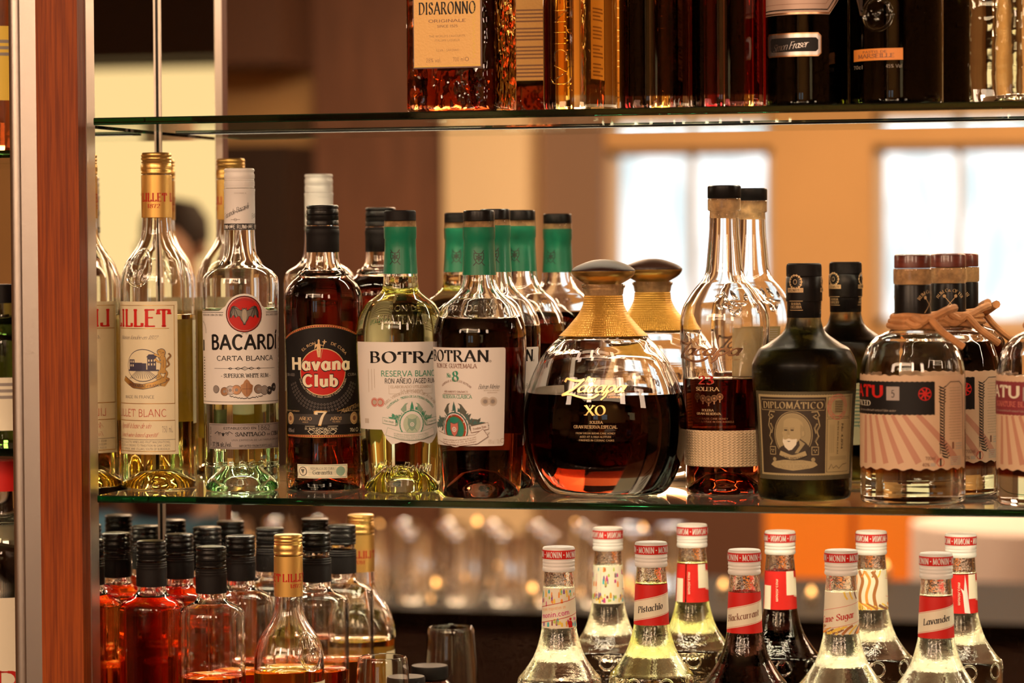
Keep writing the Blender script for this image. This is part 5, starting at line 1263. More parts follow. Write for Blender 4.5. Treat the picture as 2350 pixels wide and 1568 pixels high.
syrup(1494, 1235, .0914, 'syrup bottle of pale green syrup labelled Pistachio on a red and cream neck label', 'pistachio', L_pist, -18)
syrup(1708, 1252, .0917, 'syrup bottle filled with almost black syrup labelled Blackcurrant', 'currant', L_currant, 22)
syrup(1930, 1253, .0925, 'syrup bottle labelled Cane Sugar with a cream and yellow neck label', 'cane', L_syrup, -14)
syrup(2148, 1260, .0936, 'syrup bottle labelled Lavander on red and cream, rightmost syrup bottle', 'lavender', L_syrup, 18)
# ---------------- red bitter bottles
Z_TOPRED = Z3+.2835
def red_bottle(px, g, label, level, liq, loose=0):
    # the row of the top is found from the bottle height
    lo, hi = 1100, 1500
    for _ in range(40):
        m_ = (lo+hi)/2
        if at(px, m_, -g).z > Z_TOPRED: lo = m_
        else: hi = m_
    y0 = lo
    b = Bottle('bitter_bottle', label, 'bottle', px, g, Z3, ypx=y0)
    s = .000376/b.k; Y = lambda y: y0+(y-1299)*s
    PP = lambda L: [(Y(y), h*s) for y, h in L]
    yb = (b.yb-y0)/s+1299
    b.body(PP([(yb-2, 72), (yb-12, 80), (yb-40, 81), (1700, 81), (1560, 81), (1500, 81), (1474, 81), (1462, 80), (1453, 76), (1446, 68), (1440, 56), (1434, 44), (1428, 38.5), (1420, 36), (1400, 34.5), (1330, 33)]),
           M_clear, level=Y(level), liq=liq, cav_top=Y(1340), punt=.012, seg=72)
    o_ = loose
    screwcap(b, Y(1299-o_), Y(1348-o_), 36.5*s, C_black, (Y(1344-o_), Y(1332-o_)), 3)
    b.lath('neck_sleeve', PP([(1411, 36.4), (1410, 37.4), (1372, 37.8), (1368, 37.2), (1365, 38.2), (1362, 37), (1359, 38), (1356, 36.8), (1353, 37.8), (1351, 36)]), C_blackmat, close=False)
    return b
red_bottle(262, .0390, 'red bitter bottle cut off by the metal post edge, leftmost red bottle', 1372, L_red)
red_bottle(410, .0380, 'full red bitter bottle at the back, second from left in the rear row', 1432, L_red)
red_bottle(347, .1060, 'full bright red bitter bottle in the front row, left of the nearly empty one', 1438, L_red)
red_bottle(484, .1480, 'black-capped bottle nearly emptied of orange bitter, foremost of the bitter bottles', 1612, L_orange)
red_bottle(551, .0420, 'black-capped nearly empty bottle behind the foremost orange one, left of the gold cap', 1640, L_orange)
red_bottle(725, .0385, 'black-capped clear bottle with a loosened cap, behind and right of the gold-capped one', 1630, L_orange, 11)
b, Y, Hh = aperitif(661, .1090, Z3, 1221, 'gold-capped long-necked aperitif bottle among the black-capped bottles on the lower shelf', 676, 32, 1221)
seal(b, 1492, 714, .0175, .0125)
d = b.decal(1540, .0001)
d.rect(b.Dg(-50), b.Dg(95), b.zl(Y(1043), 86), b.zl(Y(716), 86), P_creamy, 0)
d.build('front_label', b.e)
# ---------------- stemmed tasting glass and black-lidded jar
def lathe_thing(name, label, cat, px, py, g, zb, group=None):
    b = Bottle(name, label, cat, px, g, zb, group, ypx=py); return b
b = Bottle('tasting_glass', 'tulip-shaped empty stemmed glass in front of the clear bottles on the lower shelf', 'glass', 878, .1120, Z3, ypx=1497)
yt = 1503
zt = b.z(yt)
out = [(0, .001), (.030, 0), (.031, .0012), (.012, .0035), (.0042, .008), (.0036, .030), (.0040, .060), (.006, .074), (.018, .088), (.0262, .104), (.0270, .118), (.0262, .135), (.0245, .155), (.0225, zt-.003), (.0213, zt)]
out = spline(out[3:], 4); out = [(0, .001), (.030, 0), (.031, .0012)]+out
inn = [(r-.0009, z) for r, z in out if z > .090 and z < zt-.0008]
mb = MB(); mb.lathe(out+[(.0208, zt+.0003), (.0204, zt)]+list(reversed(inn))+[(0, .084)], 72); mb.build('bowl_and_stem', M_thin, b.e)
b = Bottle('preserve_jar', 'small dark jar with a wide black lid beside the tulip glass', 'jar', 932, .0385, Z3, ypx=1553)
zt = b.z(1549)
mb = MB(); mb.lathe([(0, 0), (.026, 0), (.028, .003), (.028, zt-.030), (.0265, zt-.024), (.0165, zt-.014), (.0160, zt-.004), (0, zt-.004)], 64); mb.build('glass_body', glass('dark_red_glass', (.5, .08, .03, 60)), b.e)
mb = MB(); mb.lathe([(0, zt-.012), (.0172, zt-.012), (.0178, zt-.011), (.0178, zt-.002), (.0170, zt), (0, zt)], 72); mb.build('lid', C_blackmat, b.e)
# ================================================================== UPPER SHELF
ZU = Z2
def upright(name, label, px, g, hwpx, hh, mat, liq, level_h, neck=(.016, .26), shape=None, base_t=.006, face='camera', cap=C_black, shoulder=.19, punt=.004, wall=.0026, round_=.004):
    b = Bottle(name, label, 'bottle', px, g, ZU, face=face, ypx=240)
    r = hwpx*b.k
    pts = [(r-round_, .0002), (r-.0012, .0022), (r, round_+.002), (r, .06), (r, shoulder-.03), (r*.98, shoulder-.012), (r*.80, shoulder+.005), (neck[0]*1.3, shoulder+.022), (neck[0], shoulder+.035), (neck[0], neck[1])]
    b.prof = spline(pts, 4); pr = b.prof
    sq = lambda z: 1 if z < shoulder-.01 else max(0, 1-(z-shoulder+.01)/.035)
    mb = MB()
    sh = (lambda r_, a, z: shape(r_, a, sq(z))) if shape else None
    mb.lathe([(0, punt), (r*.5, punt*.8), (r*.78, .0004)]+[(q, max(z, .0008)) for q, z in pr]+[(0, pr[-1][1])], 96, 0, sh)
    lv = level_h; ri = lambda z: max(rad_at(pr, z)-wall, .002)
    up = [(q-wall, z) for q, z in pr if z > lv+.0012 and z < neck[1]-.006]
    mb.lathe([(0, lv), (ri(lv)*.97, lv), (ri(lv), lv+.0006)]+up+[(0, up[-1][1]+.0005)], 96, 0, sh, flip=True)
    b.glass = mb.build('glass_body', mat, b.e)
    dn = [(q-wall, z) for q, z in pr if base_t+.003 < z < lv-.0008]
    m2 = MB(); m2.lathe([(0, base_t), (dn[0][0]*.9, base_t)]+dn+[(ri(lv), lv-.0005), (0, lv-.0003)], 96, 0, sh); m2.build('liquid', liq, b.e)
    m3 = MB(); m3.lathe([(0, neck[1]-.03), (neck[0]+.0015, neck[1]-.03), (neck[0]+.002, neck[1]-.028), (neck[0]+.002, neck[1]+.006), (neck[0]+.001, neck[1]+.008), (0, neck[1]+.008)], 64); m3.build('screw_cap', cap, b.e)
    return b
def sqsh(n):
    def f(r, a, t):
        nn = 2+(n-2)*t; c, s_ = math.cos(a), math.sin(a)
        k = (abs(c)**nn+abs(s_)**nn)**(-1/nn); return (r*c*k, r*s_*k)
    return f
# square amaretto bottle
b = upright('liqueur_bottle', 'square rippled bottle of dark amber liqueur with a tan label, leftmost on the upper shelf', 1061, .1200, 106, 0, M_clearrip, L_amaretto, .150, neck=(.017, .24), shape=sqsh(9), face=-.04, cap=C_black, shoulder=.185, base_t=.008, wall=.0034)
r = 106*b.k
def flatm(u, v, off): return (u, -r-off-.0012, v)
d = Decal(flatm); V = lambda y: (b.yb+9-y)*b.k; U = lambda p_: (p_-1031-0)*b.k*1.03
P_backing = pbr('embossed_rim', (.10, .035, .02), .3, coat=.5)
d.rect(U(953), U(1112), V(172), V(-190), P_backing, 0); d.rect(U(955), U(1108), V(169), V(-185), P_tanlabel, 1)
d.line([(U(955), V(168)), (U(1108), V(166))], .0006, P_yellow, 2)
d.text('DISARONNO', U(967), U(1097), V(50), V(23), P_blackpaper, 'boldserif'); d.text('ORIGINALE', U(989), U(1075), V(68.5), V(62), P_brownink, 'sans'); d.text('SINCE 1525', U(1009), U(1056), V(80), V(74.5), P_brownink, 'sans')
d.text("THE WORLD'S FAVOURITE", U(990), U(1074), V(102), V(97.5), P_brownink, 'light'); d.text('ITALIAN LIQUEUR', U(1003), U(1061), V(111.5), V(107), P_brownink, 'light'); d.text('ILLVA - SARONNO', U(1006), U(1059), V(134), V(129), P_brownink, 'light')
d.text('28% vol.', U(983), U(1018), V(158), V(149), P_brownink, 'light'); d.text('700 ml', U(1045), U(1071), V(157), V(148), P_brownink, 'light'); d.ring(U(1077), V(152.5), .0016, .0004, P_brownink)
d.ring(U(1082)+.0008, V(143), .0001, .0001, P_yellow)
for k in range(9): d.line(spline2([(U(1090), V(150-k*14)), (U(1096), V(146-k*14)), (U(1091), V(141-k*14)), (U(1097), V(137-k*14))]), .0004, P_yellow)
d.disc(U(1030), V(6), .0028, P_red, 2, .0036); 
for sx in (-1, 1): d.line(spline2([(U(1030)+sx*.003, V(4)), (U(1030)+sx*.0055, V(8)), (U(1030)+sx*.0065, V(2)), (U(1030)+sx*.005, V(-4))]), .0012, P_goldmat, 2)
for k in range(2): d.line(spline2([(U(1025), V(5+k*4)), (U(1028), V(3.5+k*4)), (U(1031), V(5.5+k*4)), (U(1035), V(4+k*4))]), .0004, P_cream, 3)
d.build('front_label', b.e)
d = Decal(lambda u, v, off: (-u, r+off+.0012, v)); d.rect(-.030, .030, V(168), V(-180), P_tanlabel, 0); rnd = random.Random(8)
for k in range(20):
    if k % 5 != 4: d.rect(-.024, .024-rnd.uniform(0, .02), V(160-k*9), V(156.5-k*9), P_brownink, 1)
d.build('back_label', b.e)
# rounded amber bottle with embossed lettering
b = upright('liqueur_bottle', 'clear bottle of golden liqueur with vertical embossed lettering, second from left on the upper shelf', 1332, .1050, 85, 0, M_clear, L_amber, .140, neck=(.015, .25), base_t=.0160, round_=.003, punt=.002)
b.hw = 85; b.Rd = 85*b.k
mb = MB(); us = b.Rd*math.asin((1287-1332)/85.); txt = 'AUTENTICA'; z0 = b.zl(178, 80); hL = .0130
P, tw = pen(txt, **STY['light']); x = 0; Ltot = .118
zs = z0+Ltot-.002
def SP(u, z, off=.0004): rr = b.Rd+off; a = u/b.Rd; return (rr*math.sin(a), -rr*math.cos(a), z)
for c in txt:
    gw, st_ = G[c]
    for q in st_: mb.tube([SP(us-hL/2+bb*hL*1.0, zs-(x+a)/tw*Ltot) for a, bb in q], .00055, 6)
    x += gw+.12
w_ = .0105; zb_ = z0-.0055; zt_ = z0+.135
fr = [(us-w_, zt_), (us-w_, zb_+.006), (us-w_+.002, zb_+.0015), (us-w_+.006, zb_), (us+w_-.006, zb_), (us+w_-.002, zb_+.0015), (us+w_, zb_+.006), (us+w_, zt_)]
mb.tube([SP(u, z) for u, z in fr], .0007, 6); mb.build('embossed_lettering', M_clear, b.glass)
upright('liqueur_bottle', 'straight bottle of nearly black liqueur on the upper shelf, left of the ruby one', 1502, .1050, 80, 0, M_clear, L_black, .150, neck=(.015, .25), base_t=.0145, round_=.003, punt=.002)
upright('liqueur_bottle', 'straight bottle of deep ruby liqueur on the upper shelf, left of the green-glass bottles', 1668, .1050, 84, 0, M_clear, L_ruby, .150, neck=(.015, .25), base_t=.0145, round_=.003, punt=.002)
b = upright('whisky_bottle', 'dark green bottle with a silver-framed signature plaque, left of the bottle with the orange strip', 1854, .1050, 96, 0, M_darkgreen, L_black, .150, neck=(.015, .26), base_t=.009, punt=.012)
b.hw = 96; b.Rd = 96*b.k; d = Decal(lambda u, v, off: ((b.Rd+off)*math.sin(u/b.Rd), -(b.Rd+off)*math.cos(u/b.Rd), v)); U = b.U; V = b.V
def octo(x0, x1, y0, y1, c, m, L): d.poly([(x0+c, V(y1)), (x1-c, V(y1)), (x1, V(y1)+c), (x1, V(y0)-c), (x1-c, V(y0)), (x0+c, V(y0)), (x0, V(y0)-c), (x0, V(y1)+c)], m, L)
octo(U(1766), U(1887), 75, 129, .0026, P_copper, 0); octo(U(1768), U(1885), 78, 126, .0024, P_silver, 1); octo(U(1773), U(1880), 86, 118, .0020, P_blackpaper, 2)
d.text('Simon Fraser', U(1778), U(1863), V(112), V(96), P_silver, 'script', 3, rot=6)
P_plq = pbr('mauve_label', (.55, .38, .30), .45, .2)
d.poly([(b.Dg(-80), V(33)), (U(1905), V(33)), (U(1928), V(-5)), (U(1928), V(-180)), (b.Dg(-80), V(-180))], P_plq, 0)
d.line([(b.Dg(-80), V(30)), (U(1904), V(30)), (U(1925), V(-6))], .0014, P_copper, 1); d.line([(b.Dg(-80), V(22)), (U(1901), V(22)), (U(1919), V(-8))], .0010, P_blackpaper, 1); d.line([(b.Dg(-80), V(9)), (U(1897), V(9)), (U(1908), V(-8))], .0003, P_brownink, 1)
d.build('front_label', b.e)
b = upright('pastis_bottle', 'wide dark green bottle with embossed medallion and orange strip on the upper shelf', 2060, .1120, 104, 0, M_darkgreen, L_black, .150, neck=(.015, .26), base_t=.009, punt=.012)
b.hw = 104; b.Rd = 104*b.k; d = Decal(lambda u, v, off: ((b.Rd+off)*math.sin(u/b.Rd), -(b.Rd+off)*math.cos(u/b.Rd), v)); U = b.U; V = b.V
d.rect(U(1963), U(2074), V(137), V(110), P_orange, 0); d.text('PASTIS DE', U(1984), U(2038), V(120), V(114.5), P_brownink, 'sans'); d.text('MARSEILLE', U(1974), U(2055), V(131), V(122), P_brownink, 'slab')
d.text('70cl', U(1964), U(1984), V(155), V(147), P_faint, 'light'); d.text('45% Vol', U(2036), U(2072), V(155), V(147), P_faint, 'light')
d.build('strip_label', b.e)
mb = MB(); u0, v0 = U(2016), V(32)
for rr_, tr in ((.0138, .0013), (.0118, .0005)): mb.tube([SP2 for SP2 in [((b.Rd+.0004)*math.sin((u0+rr_*math.cos(2*PI*j/36))/b.Rd), -(b.Rd+.0004)*math.cos((u0+rr_*math.cos(2*PI*j/36))/b.Rd), v0+rr_*math.sin(2*PI*j/36)) for j in range(36)]], tr, 8, closed=True)
rnd = random.Random(9)
for k in range(26):
    a = rnd.uniform(0, 2*PI); q = rnd.uniform(0, .0095); uu = u0+q*math.cos(a); vv = v0+q*math.sin(a); da = rnd.uniform(0, PI)
    mb.tube([((b.Rd+.0003)*math.sin((uu+t_*math.cos(da))/b.Rd), -(b.Rd+.0003)*math.cos((uu+t_*math.cos(da))/b.Rd), vv+t_*math.sin(da)) for t_ in (-.0018, 0, .0018)], [.0003, .0010, .0003], 6)
mb.build('embossed_medallion', M_darkgreen, b.glass)
b = upright('vodka_bottle', 'heavy clear glass bottle cut off by the right edge on the upper shelf', 2330, .1150, 104, 0, glass('softly_wavy_glass', (.80, .95, .86, 3.0), bump=.25, bscale=60, dist=.002), L_syrup, .150, neck=(.016, .25), base_t=.020, punt=.010, round_=.010)
# ================================================================== SHELVES, MIRRORS, POST
def shelf(z, label, x0=-1.0655, x1=1.25, grp=None):
    mb = MB(); e_ = .0009; y0, y1 = -DS, -.0022
    pf_ = [(y0+e_, z), (y0, z-e_), (y0, z-TG+e_), (y0+e_, z-TG), (y1, z-TG), (y1, z)]
    v = [(x, y, zz) for x in (x0, x1) for y, zz in pf_]; n = 6
    f = [tuple(range(n)), tuple(range(2*n-1, n-1, -1))]+[(i, i+n, (i+1) % n+n, (i+1) % n) for i in range(n)]
    mb.add(v, f); o_ = mb.build('glass_shelf', M_shelf, None, smooth=False)
    bm = bmesh.new(); bm.from_mesh(o_.data); bmesh.ops.recalc_face_normals(bm, faces=bm.faces); bm.to_mesh(o_.data); bm.free()
    return tag(o_, label, 'shelf')
SH_UP = shelf(Z2, 'upper clear glass shelf with green edge above the rum bottles')
SH_MID = shelf(-.00015, 'middle glass shelf with dark green edge carrying the rum bottles')
shelf(Z3, 'lowest glass shelf carrying the syrup and red bottles')
M_mirror = mirror_mat('mirror_silver', (.90, .885, .84))
M_mirrorside = mirror_mat('side_mirror_silver', (.86, .84, .78))
ZB, ZT = -1.0, .85
def struct(name, o_): o_.name = name; o_['kind'] = 'structure'; return o_
mb = MB(); mb.box(XC-.0, 1.30, 0, .006, ZB, ZT); struct('wall_back', mb.build('wall_back', M_mirror, None, smooth=False))
M_wood = pbr('mahogany', (.34, .070, .010), .5, spec=.2, noise=.65, nscale=26, stretch=(17, 17, .5), bump=.12, bscale=60, col2=(.19, .036, .008))
M_steel = pbr('brushed_steel', (.48, .43, .39), .34, 1, bump=.10, bscale=300, stretch=(1, 1, 60))
M_steel2 = pbr('satin_steel_edge', (.62, .56, .50), .36, 1, bump=.08, bscale=300, stretch=(60, 60, 1))
post = bpy.data.objects.new('trim_1', None); link(post); post['kind'] = 'structure'
mb = MB(); mb.box(XC-.006, XC, -DM, 0, ZB, ZT); mb.build('mirror_panel', M_mirrorside, post, smooth=False)
mb = MB(); mb.box(XC-.0002, XC+.0014, -.0016, -.0002, ZB, ZT, 0); mb.box(XC+.0014, XC+.0034, -.0016, -.0002, ZB, ZT, 1); mb.build('corner_bead', [C_black, M_steel2], post, smooth=False)
# satin metal edge in front of the mirror panel, then wood, then the rounded steel column
mx_ = at(192, 600, -DM-.022); wx0 = at(84, 600, -.205).x
mb = MB(); mb.box(XC-.008, XC+.0004, -DM-.019, -DM, ZB, ZT); mb.build('metal_edge', M_steel2, post, smooth=False)
mb = MB(); yw = -DM-.019
wl = at(87, 600, yw-.018).x
mb.box(wl, XC-.0005, yw-.018, yw, ZB, ZT); mb.box(wl, XC-.0082, yw, .05, ZB, ZT); mb.build('wood_facing', M_wood, post, smooth=False)
sl_ = at(24, 600, yw-.016).x; sr = wl
mb = MB(); xm = at(52, 600, yw-.016).x; rr_ = (xm-sl_)/2*1.02
P = [(xm, yw-.018), (sr, yw-.018), (sr, .05), (sl_, .05)]
n = 14
cxm, cym = (xm+sl_)/2, yw-.018+.004
half = [(cxm-(xm-sl_)/2*math.cos(PI*k/n), cym-rr_*.75*math.sin(PI*k/n)) for k in range(n+1)]
ring_ = half[:-1]+[(xm, yw-.0172), (sr, yw-.0172), (sr, .05), (sl_, .05)]
v = [(x, y, z) for z in (ZB, ZT) for x, y in ring_]; m_ = len(ring_)
mb.add(v, [tuple(range(m_-1, -1, -1)), tuple(range(m_, 2*m_))]+[(i, (i+1) % m_, (i+1) % m_+m_, i+m_) for i in range(m_)])
mb.build('steel_column', M_steel, post, ang=30)
# ---------------- bay to the left of the post
XL = sl_-.004
mb = MB(); mb.box(XL-1.0, XL, 0, .006, ZB, ZT); struct('wall_left_bay', mb.build('wall_left', M_mirror, None, smooth=False)).name = 'wall_left'
def at2(px, py, y): return at(px, py, y)
for (py, lab) in ((345, 'upper glass shelf of the neighbouring bay left of the post'), (1030, 'lower glass shelf of the neighbouring bay left of the post')):
    z = at(12, py, -.16).z
    mb = MB(); mb.box(XL-.9, XL-.004, -.16, -.003, z-.007, z); tag(mb.build('glass_shelf', M_shelf, None, smooth=False), lab, 'shelf')
def bay_bottle(px, zb, g, r, h, bodym, capm, labm, z0, z1, label, txt=None):
    p = at(px, 700, -g); e_ = thing('liquor_bottle', label, 'bottle', (p.x, -g, zb), math.atan2(CAM.x-p.x, 2.75))
    pr = spline([(r*.93, .0003), (r, .006), (r, h*.62), (r*.9, h*.68), (r*.42, h*.78), (r*.38, h*.9)], 4)
    mb = MB(); mb.lathe([(0, .003), (r*.8, 0)]+pr+[(0, h*.9)], 40); mb.build('glass_body', bodym, e_)
    mb = MB(); mb.lathe([(0, h*.88), (r*.42, h*.88), (r*.42, h), (0, h)], 32); mb.build('screw_cap', capm, e_)
    d = Decal(lambda u, v, off: ((rad_at(pr, v)+off)*math.sin(u/r), -(rad_at(pr, v)+off)*math.cos(u/r), v))
    d.rect(-r*1.5, r*1.5, z0, z1, labm, 0)
    if txt: d.text(txt, -r*.2, r*.95, z0+.004, z0+.030, P_red, 'serif')
    else: 
        for k in range(3): d.rect(-r, r, z0+(z1-z0)*.6+k*.006, z0+(z1-z0)*.6+k*.006+.003, P_grey, 1)
    d.build('front_label', e_)
zu_, zl_ = at(12, 345, -.16).z, at(12, 1030, -.16).z
bay_bottle(2, zu_, .05, .036, .27, glass('honey_glass', (.9, .5, .1, 30)), C_gold, P_yellow, .050, .120, 'bottle with a yellow label at the far left edge on the neighbouring upper shelf')
bay_bottle(4, zl_, .06, .030, .15, M_darkgreen, C_black, P_cream, .012, .062, 'short dark bottle with pale label at the far left edge above the lower neighbouring shelf')
bay_bottle(0, zl_-.25, .10, .045, .235, M_clear, P_red2, P_cream, .012, .110, 'pale bottle with red writing at the far left edge under the neighbouring shelf', 'PS')
mb = MB(); mb.box(XL-.9, XL-.004, -.2, -.003, zl_-.27, zl_-.25); tag(mb.build('glass_shelf', M_shelf, None, smooth=False), 'bottom glass shelf of the neighbouring bay left of the post', 'shelf')
# ================================================================== THE ROOM BEHIND THE CAMERA (seen in the mirrors)
YW = -9.0; ZF, ZC = -1.48, 1.75
M_wall = pbr('ochre_plaster', (.63, .355, .14), .8, noise=.12, nscale=1.5)
M_brownwall = pbr('brown_panelling', (.21, .085, .045), .6, noise=.3, nscale=6, stretch=(4, 4, .5))
M_tan = pbr('pale_plaster_pier', (.90, .68, .42), .8)
M_dark = pbr('dark_cabinet', (.030, .014, .008), .5)
M_floor = pbr('floor_boards', (.16, .085, .045), .5, noise=.4, nscale=3, stretch=(.4, 5, 1))
M_ceil = pbr('ceiling_paint', (.55, .36, .20), .9)
def fx(px, y=YW, py=600): return far(px, py, y).x
def fz(py, y=YW, px=1700): return far(px, py, y).z
def sbox(name, x0, x1, y0, y1, z0, z1, m):
    mb = MB(); mb.box(min(x0, x1), max(x0, x1), min(y0, y1), max(y0, y1), min(z0, z1), max(z0, z1)); return mb.build(name, m, None, smooth=False)
XLW, XRW = -6.2, 4.2
struct('floor', sbox('floor', XLW, XRW, YW-.2, .3, ZF-.1, ZF, M_floor))
struct('ceiling', sbox('ceiling', XLW, XRW, YW-.2, .3, ZC, ZC+.1, M_ceil))
struct('wall_left_room', sbox('wall_side_left', XLW-.1, XLW, YW-.2, .3, ZF, ZC, M_wall)).name = 'wall_side_left'
struct('wall_right', sbox('wall_right', XRW, XRW+.1, YW-.2, .3, ZF, ZC, M_wall))
struct('wall_bar', sbox('wall_bar', XLW, XRW, .055, .3, ZF, ZC, M_brownwall))
sbox_ = sbox('back_bar_cabinet', XLW+.3, 1.35, -.42, -.004, ZF, -.60, M_dark); tag(sbox_, 'dark base cabinet under the glass shelves', 'cabinet')
# front wall with two window openings
W1 = (fx(1392), fx(1772)); W2 = (fx(2003), fx(2470)); wz1, wz0 = fz(338), fz(755)
segs = [(XLW, W1[0]), (W1[1], W2[0]), (W2[1], XRW)]
mb = MB()
for a, c in segs: mb.box(a, c, YW-.2, YW, ZF, ZC)
for w_ in (W1, W2): mb.box(w_[0], w_[1], YW-.2, YW, wz1, ZC); mb.box(w_[0], w_[1], YW-.2, YW, ZF, wz0)
struct('wall_front', mb.build('wall_front', M_wall, None, smooth=False))
M_day = emit('daylight_outside', (.90, .95, 1.0), 1.95, noise=1, scale=4.5, col2=(.50, .58, .62), stretch=(2.2, 1, .6))
M_frame = pbr('window_frame_paint', (.62, .52, .42), .5)
for i, w_ in enumerate((W1, W2)):
    wn = bpy.data.objects.new('window_%d' % (i+1), None); link(wn); wn['kind'] = 'structure'
    mb = MB(); mb.box(w_[0], w_[1], YW-.17, YW-.15, wz0, wz1); mb.build('daylight_view', M_day, wn, smooth=False)
    mb = MB()
    for a, c in ((w_[0], w_[0]+.035), (w_[1]-.035, w_[1])): mb.box(a, c, YW-.12, YW-.06, wz0, wz1)
    mb.box(w_[0], w_[1], YW-.12, YW-.06, wz1-.03, wz1); mb.box(w_[0], w_[1], YW-.12, YW-.06, wz0, wz0+.04)
    xm_ = w_[0]+(w_[1]-w_[0])*(.5 if i == 0 else .42)
    mb.box(xm_-.012, xm_+.012, YW-.12, YW-.06, wz0, wz1); mb.build('window_frame', M_frame, wn, smooth=False)
# panelling, bright pier, dark doorway
struct('trim_2', sbox('trim_2', fx(742), fx(1030), YW, YW+.10, ZF, ZC, M_brownwall))
struct('trim_3', sbox('trim_3', fx(1045), fx(1235), YW, YW+.16, ZF, ZC, M_tan))
struct('trim_4', sbox('trim_4', fx(1250), fx(1390), YW, YW+.06, ZF, ZC, pbr('umber_pilaster', (.24, .14, .09), .7)))
o_ = sbox('tall_cabinet', fx(430), fx(741), YW+.004, YW+.45, ZF, fz(322), M_dark); tag(o_, 'tall almost black cabinet against the far wall, seen in the mirror', 'cabinet')
o_ = sbox('bulkhead', fx(430), fx(741), YW, YW+.5, fz(140), ZC, pbr('bulkhead_brown', (.10, .04, .02), .7)); struct('trim_5', o_)
for a_, c_, k_ in ((XLW, fx(742), 6), (fx(1392), XRW, 7)): struct('trim_%d' % k_, sbox('trim_%d' % k_, a_, c_, YW, YW+.003, ZF, fz(930), pbr('dark_wainscot', (.13, .05, .025), .6)))
# glowing panel in place of lamplit cream wall, in the mirror corner, dark shelf above it
def retro(px, py, y): p = far(px, py, y); return Vector((2*XC-p.x, y, p.z))
ra, rb2 = retro(225, 400, YW+.2), retro(520, 400, YW+.2)
x0_, x1_ = min(ra.x, rb2.x)-.25, max(ra.x, rb2.x)+.35
zt_, zb_ = retro(300, 150, YW+.2).z, retro(300, 760, YW+.2).z
lp = thing('wall_glow_panel', 'cream glow panel standing in for lamplit wall, seen in the mirror corner beside the post', 'light', ((x0_+x1_)/2, YW+.02, zb_))
mb = MB(); w_ = (x1_-x0_)/2; mb.box(-w_, w_, .0, .10, 0, zt_-zb_); mb.build('housing', M_dark, lp, smooth=False)
mb = MB(); mb.box(-w_+.01, w_-.01, .101, .112, .01, zt_-zb_-.01); mb.build('diffuser', emit('lamplit_cream', (1.0, .72, .34), 1.35), lp, smooth=False)
o_ = sbox('wall_cupboard', x0_-.4, x1_+.3, YW+.001, YW+.35, zt_+.01, ZC-.02, M_dark); tag(o_, 'dark wall cupboard above the glowing panel', 'cabinet')
# ---------------- bar counter across from the shelves
ZK = -.479
YC0, YC1 = -3.65, -2.95
bc = thing('bar_counter', 'long dark bar counter with a black top, reflected behind the syrup bottles', 'counter', (-1.2, YC1, ZF))
def lb(x0, x1, y0, y1, z0, z1): mb = MB(); mb.box(x0+1.2, x1+1.2, y0-YC1, y1-YC1, z0-ZF, z1-ZF); return mb
lb(-4.6, 1.6, YC0+.05, YC1-.05, ZF, ZK-.04).build('body', pbr('counter_wood', (.085, .038, .022), .45, noise=.3, nscale=5), bc, smooth=False)
lb(-4.65, 1.65, YC0, YC1, ZK-.04, ZK).build('worktop', pbr('black_stone', (.014, .009, .006), .5, spec=.07), bc, smooth=False)
# rows of glasses standing upside down on the counter
def make_tumbler():
    e_ = thing('bar_glass', 'upturned clear bar glass in the rows on the reflected counter', 'glass', (0, 0, 0))
    mb = MB(); mb.lathe([(.036, 0), (.0365, .001), (.030, .130), (.029, .136), (0, .136), (0, .128), (.0275, .127), (.034, 0), (.036, 0)], 24); mb.build('body', M_thin, e_); return e_
proto = make_tumbler(); rnd = random.Random(11); n_g = 0
for row in range(3):
    for k in range(22):
        x = -3.35+k*.094+row*.045; y = YC1-.14-row*.13
        if n_g == 0: o_ = proto
        else:
            o_ = proto.copy(); COL.objects.link(o_)
            for ch in proto.children: c = ch.copy(); COL.objects.link(c); c.parent = o_
        o_.location = (x, y, ZK); o_['label'] = 'upturned clear bar glass standing in rows on the reflected counter'; o_['group'] = 'upturned glasses in rows on the counter'; n_g += 1
# candles added in place of the small round glints on glassware
spots = [(605, 1240, -3.35), (870, 1200, -3.5), (1000, 1376, -3.2), (1095, 1190, -3.6), (1222, 1402, -3.15), (1320, 1196, -3.6), (1352, 1338, -3.35), (1430, 1212, -3.6), (1475, 1206, -3.6), (1447, 1330, -3.4), (1545, 1214, -3.6), (1595, 1316, -3.5), (1660, 1345, -3.3), (1862, 1392, -3.2), (1985, 1330, -3.5), (2030, 1290, -3.6)]
n_t = 0
M_wax = pbr('wax', (.8, .7, .5), .6); M_flame = emit('flame', (1.0, .45, .12), 7)
for px, py, y in spots:
    p = far(px, py, y)
    zt_ = max(p.z, ZK+.03)
    if n_t == 0:
        tl = thing('glint_candle', 'slim lit taper added for a glint on the reflected counter', 'glint_candle', (p.x, y, ZK)); 
        mb = MB(); mb.lathe([(0, -.001), (.011, -.001), (.011, .9), (0, .9)], 16); cbody = mb.build('wax_body', M_wax, tl)
        mb = MB(); mb.lathe([(0, 0), (.004, .002), (.0055, .006), (.003, .011), (0, .015)], 16); cfl = mb.build('flame', M_flame, tl); t0 = tl
        kids = (cbody, cfl)
    else:
        tl = t0.copy(); COL.objects.link(tl); kids = []
        for ch in (cbody, cfl): c = ch.copy(); COL.objects.link(c); c.parent = tl; kids.append(c)
    tl.location = (p.x, y, ZK); h_ = zt_-ZK-.012
    kids[0].scale = (1, 1, h_/.9); kids[1].location = (0, 0, h_)
    tl['label'] = 'slim lit taper added as an out-of-focus glint on the reflected counter'; tl['group'] = 'added glint candles along the bar counter'; n_t += 1
